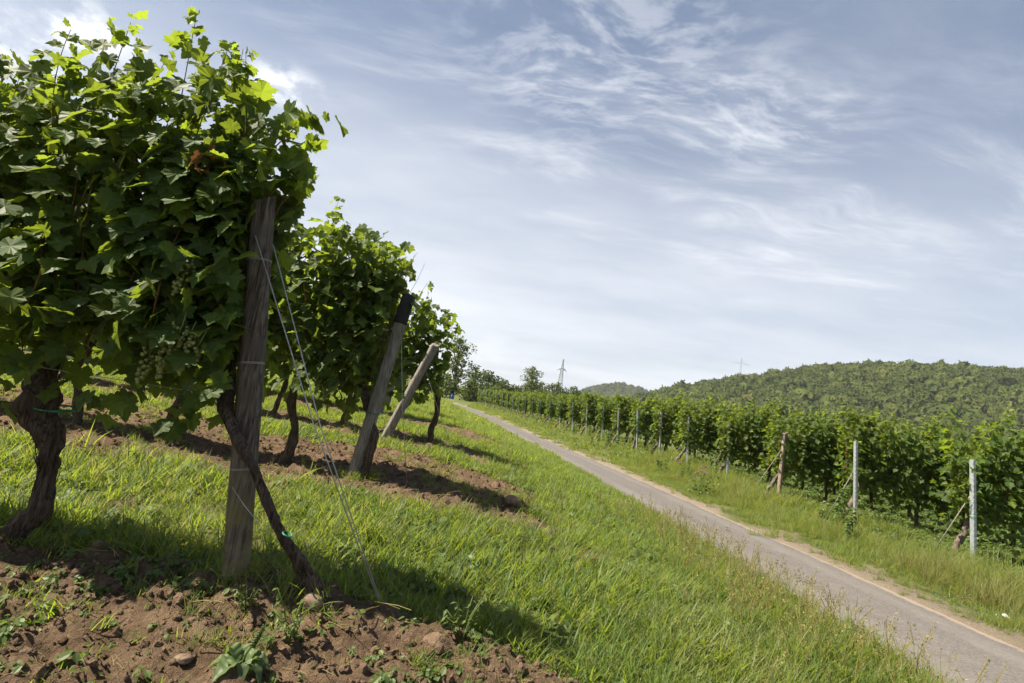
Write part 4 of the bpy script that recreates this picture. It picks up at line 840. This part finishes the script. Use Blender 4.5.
pylon('faint wide-armed pylon just showing above the wooded right-hand hill', atpx((740, 376), 900), 900, 88, 62, 0.05, ((0.84, 15),), 6, 0.07)

# ------------------------------------------------------------------ small things
def rock(label, x, y, s, seed, flat=0.75, name='stone'):
    V, Fi = ico(3); v = V*(1+0.75*(fbm(V*1.2+seed*3.3, 4)-0.5)[:, None])*np.array([1, 0.85, flat]); v = v+0.06*(fbm(V*6+seed, 2)-0.5)[:, None]*V
    mb = MB(); mb.add(v*s, Fi); tag(mb.build(name, M_stone, None, True, loc=(x, y, Tz(x, y)+s*flat*0.45)), label, 'stone')
rock('pale rounded stone lying on the bare soil strip near the middle of the grass', 0.27, 6.02, 0.085, 1)
rock('brown clod-like stone at the foot of the slanting vine trunk', -0.72, 2.62, 0.05, 2)
rock('flat light stone on the dug soil left of the big-leaved weed', -1.05, 2.22, 0.035, 3, 0.4)
rock('lumpy stone at the bottom edge below the big-leaved weed', -0.55, 2.02, 0.045, 4)
# big-leaved weed on the soil in front of the near post
def dock(x, y):
    t = thing('broadleaf_weed', 'big-leaved green weed with an upright knobbly spike growing on the bare soil', 'weed', (x, y, Tz(x, y)), 0)
    q = np.random.default_rng(9)
    for k, (az, L, el) in enumerate(((0.2, 0.133, 0.25), (1.1, 0.101, 0.6), (2.2, 0.133, 0.45), (3.3, 0.140, 0.2), (4.3, 0.148, 0.25), (5.2, 0.109, 0.35), (5.9, 0.125, 0.2), (2.8, 0.12, 0.7))):
        n = 22; mb = MB(); V = []; A_ = []
        for i_ in range(n):
            s = i_/(n-1); w = 0.30*math.sin(math.pi*min(1, s**0.8*0.97+0.03))**0.8*L*1.1*(1 if s > 0.05 else 0.2); rr = s*L*math.cos(el)+0.02; zz = L*math.sin(el)*math.sin(s*2.2)*0.9-0.03*s*s+0.03
            for m_, e in enumerate((-1, -0.5, 0, 0.5, 1)): V.append((rr*math.cos(az)-e*w*math.sin(az), rr*math.sin(az)+e*w*math.cos(az), zz-1.6*L*max(0, s-0.45)**2*(0.3+0.7*math.sin(k*2.3)**2)+abs(e)*0.5*w+0.10*w*math.sin(s*26+k)*(abs(e) > 0.3)+0.01*math.sin(k*5+s*5)))
        Fq = [[5*i_+j_, 5*i_+j_+1, 5*i_+j_+6, 5*i_+j_+5] for i_ in range(n-1) for j_ in range(4)]
        mb.add(V, Fq, (0.15*q.uniform(), q.uniform(), 0)); mb.build('leaf', M_weed, t, True)
    mb = MB(); mb.tube([(0, 0, 0), (0.012, 0, 0.08), (0.035, 0, 0.13)], 0.006, 7)
    for k in range(60):
        s = k/59; mb.add(BV*0.0065*(1.2-0.6*s)+np.array((0.035+0.04*s+0.011*(1-.4*s)*math.cos(k*2.4), 0.011*math.sin(k*2.4), 0.12+0.11*s)), BF, (0.25, 0.6, 0))
    mb.build('seed_spike', M_weed, t, True); t.scale = (0.75, 0.75, 0.75)
dock(-0.82, 2.2)
def sprig(x, y, label, s=1.0, seed=1):
    q = np.random.default_rng(seed); mb = MB(); lf = MB(); t = thing('weed', label, 'weed', (x, y, Tz(x, y)), 0)
    b = np.array([[0, 0, 0], [0.25, 0.4, 0.05], [0, 1, -0.05], [-0.25, 0.4, 0.05]])
    for k in range(9):
        a = q.uniform(0, 6.28); e = np.array([math.cos(a)*0.10, math.sin(a)*0.10, q.uniform(0.10, 0.24)])*s; mb.tube([(0, 0, -0.02), e*0.5+[0, 0, 0.03*s], e], 0.0018*s+0.0006, 5)
        n = 9; tt = np.linspace(0.35, 1, n)[:, None]; P = e*tt; d = q.normal(0, 1, (n, 3)); place(lf, b, np.array([[0, 1, 2, 3]]), P, frames(d*0.4+[0, 0, 1], d), np.full(n, 0.035*s), np.stack([q.uniform(0, 0.5, n), q.uniform(0, 1, n), np.zeros(n)], -1))
    mb.build('stem', M_weed, t, True); lf.build('leaves', M_weed, t)
sprig(-0.72, 2.40, 'small-leaved sprawling weed beside the foot of the slanting vine trunk', 0.9, 1)
sprig(-0.98, 2.55, 'tangled small weed at the foot of the nearest wooden post', 0.6, 2)
sprig(-0.02, 2.72, 'dark leafy weed where the dug soil meets the grass, right of the guy wire', 0.9, 3)
# mallow with purple flowers on the verge
fx, fy = 5.55, 14.6
t = thing('flowering_weed', 'tall weed with purple flowers on the verge across the path', 'flower', (fx, fy, Tz(fx, fy)), 0); q = np.random.default_rng(2); mb, pf, lf = MB(), [], MB()
for k in range(7):
    e = np.array([q.normal(0, 0.22), q.normal(0, 0.15), q.uniform(0.5, 0.85)]); mb.tube([(0, 0, -0.05), e*np.array([0.3, 0.3, 0.6]), e], 0.005, 5); pf.append(e)
mb.build('stem', M_weed, t, True)
for e in pf:
    fl = MB()
    for a in np.arange(5)*1.2566:
        d = np.array([math.cos(a), math.sin(a), 0.5])*0.055; s = np.array([-math.sin(a), math.cos(a), 0])*0.03; fl.add([e, e+d*0.7+s, e+d, e+d*0.7-s], [[0, 1, 2, 3]])
    fl.build('blossom', M_flower, t)
n = 90; P = np.stack([q.normal(0, 0.18, n), q.normal(0, 0.14, n), q.uniform(0.05, 0.6, n)], -1); d = q.normal(0, 1, (n, 3)); place(lf, LEAF_LO[0][0], LEAF_LO[0][1], P, frames(d*0.5+[0, 0, 1], d), np.full(n, 0.07), np.stack([q.uniform(0, .4, n), q.uniform(0, 1, n), np.zeros(n)], -1)); lf.build('leaves', M_weed, t)
def twig(label, pts, rad):
    P = np.array([(x, y, Tz(x, y)+rad*1.2) for x, y in pts]); mb = MB(); mb.tube(P-P[0], np.linspace(rad, rad*0.4, len(P)), 7, 0.3, 30)
    m2 = P[len(P)//2]-P[0]; mb.tube([m2, m2+[0.03, 0.05, 0.012], m2+[0.05, 0.11, 0.02]], [rad*0.6, rad*0.5, rad*0.3], 5); tag(mb.build('fallen_twig', M_bark, None, True, loc=P[0]), label, 'twig')
twig('long thin dark twig lying on the soil near the grass edge', [(-0.42+0.045*k, 2.34+0.006*(k % 3), ) for k in range(11)], 0.006)
twig('short pale twig lying on the soil between the thick trunk and the post', [(-1.85+0.04*k, 2.45-0.012*k) for k in range(7)], 0.005)
twig('thin twig on the soil at the bottom edge beside the lumpy stone', [(-0.45+0.05*k, 2.02+0.008*(k % 2)) for k in range(9)], 0.005)
# scrap of white litter
lx, ly = 6.12, 6.5; mb = MB(); g5 = np.linspace(-1, 1, 7); XX, YY = np.meshgrid(g5, g5); ZZ = 0.35*fbm(p3(XX, YY, 1.7, 3), 2)
k7 = 7; F7 = [[a*7+b, a*7+b+1, a*7+b+8, a*7+b+7] for a in range(6) for b in range(6)]
mb.add(np.stack([XX*0.06, YY*0.035, ZZ*0.10+0.02*XX*YY], -1).reshape(-1, 3), F7); tag(mb.build('litter', M_paper, None, False, loc=(lx, ly, Tz(lx, ly)+0.03)), 'crumpled white scrap of litter in the weeds at the right edge', 'litter')
# blue barrel under the far trees
bx, by = atpx((453, 393), 94), 94.0; t = thing('barrel', 'small blue barrel under the bushes at the far end of the path', 'barrel', (bx, by, Tz(bx, by)), 0)
mb = MB(); mb.tube([(0, 0, 0), (0, 0, 0.06), (0, 0, 0.3), (0, 0, 0.32), (0, 0, 0.6), (0, 0, 0.62), (0, 0, 0.86), (0, 0, 0.92)], [0.26, 0.29, 0.30, 0.315, 0.315, 0.30, 0.29, 0.26], 20); mb.build('drum', M_blue, t, True)
mb = MB(); mb.tube([(0, 0, 0.92), (0, 0, 0.955), (0, 0, 0.965)], [0.27, 0.27, 0.24], 20); mb.build('lid', M_blue, t, True)

# ------------------------------------------------------------------ the summer haze
mb = MB(); mb.box((0, 1000, 60), (3600, 3400, 175))
m, g = mat('haze'); pv = g.n('ShaderNodeVolumePrincipled', ins={'Color': (0.86, 0.91, 1.0, 1), 'Density': HAZE, 'Anisotropy': 0.3}); o_ = g.n('ShaderNodeOutputMaterial'); g.nt.links.new(pv.outputs[0], o_.inputs['Volume'])
tag(mb.build('haze', m), kind='stuff')
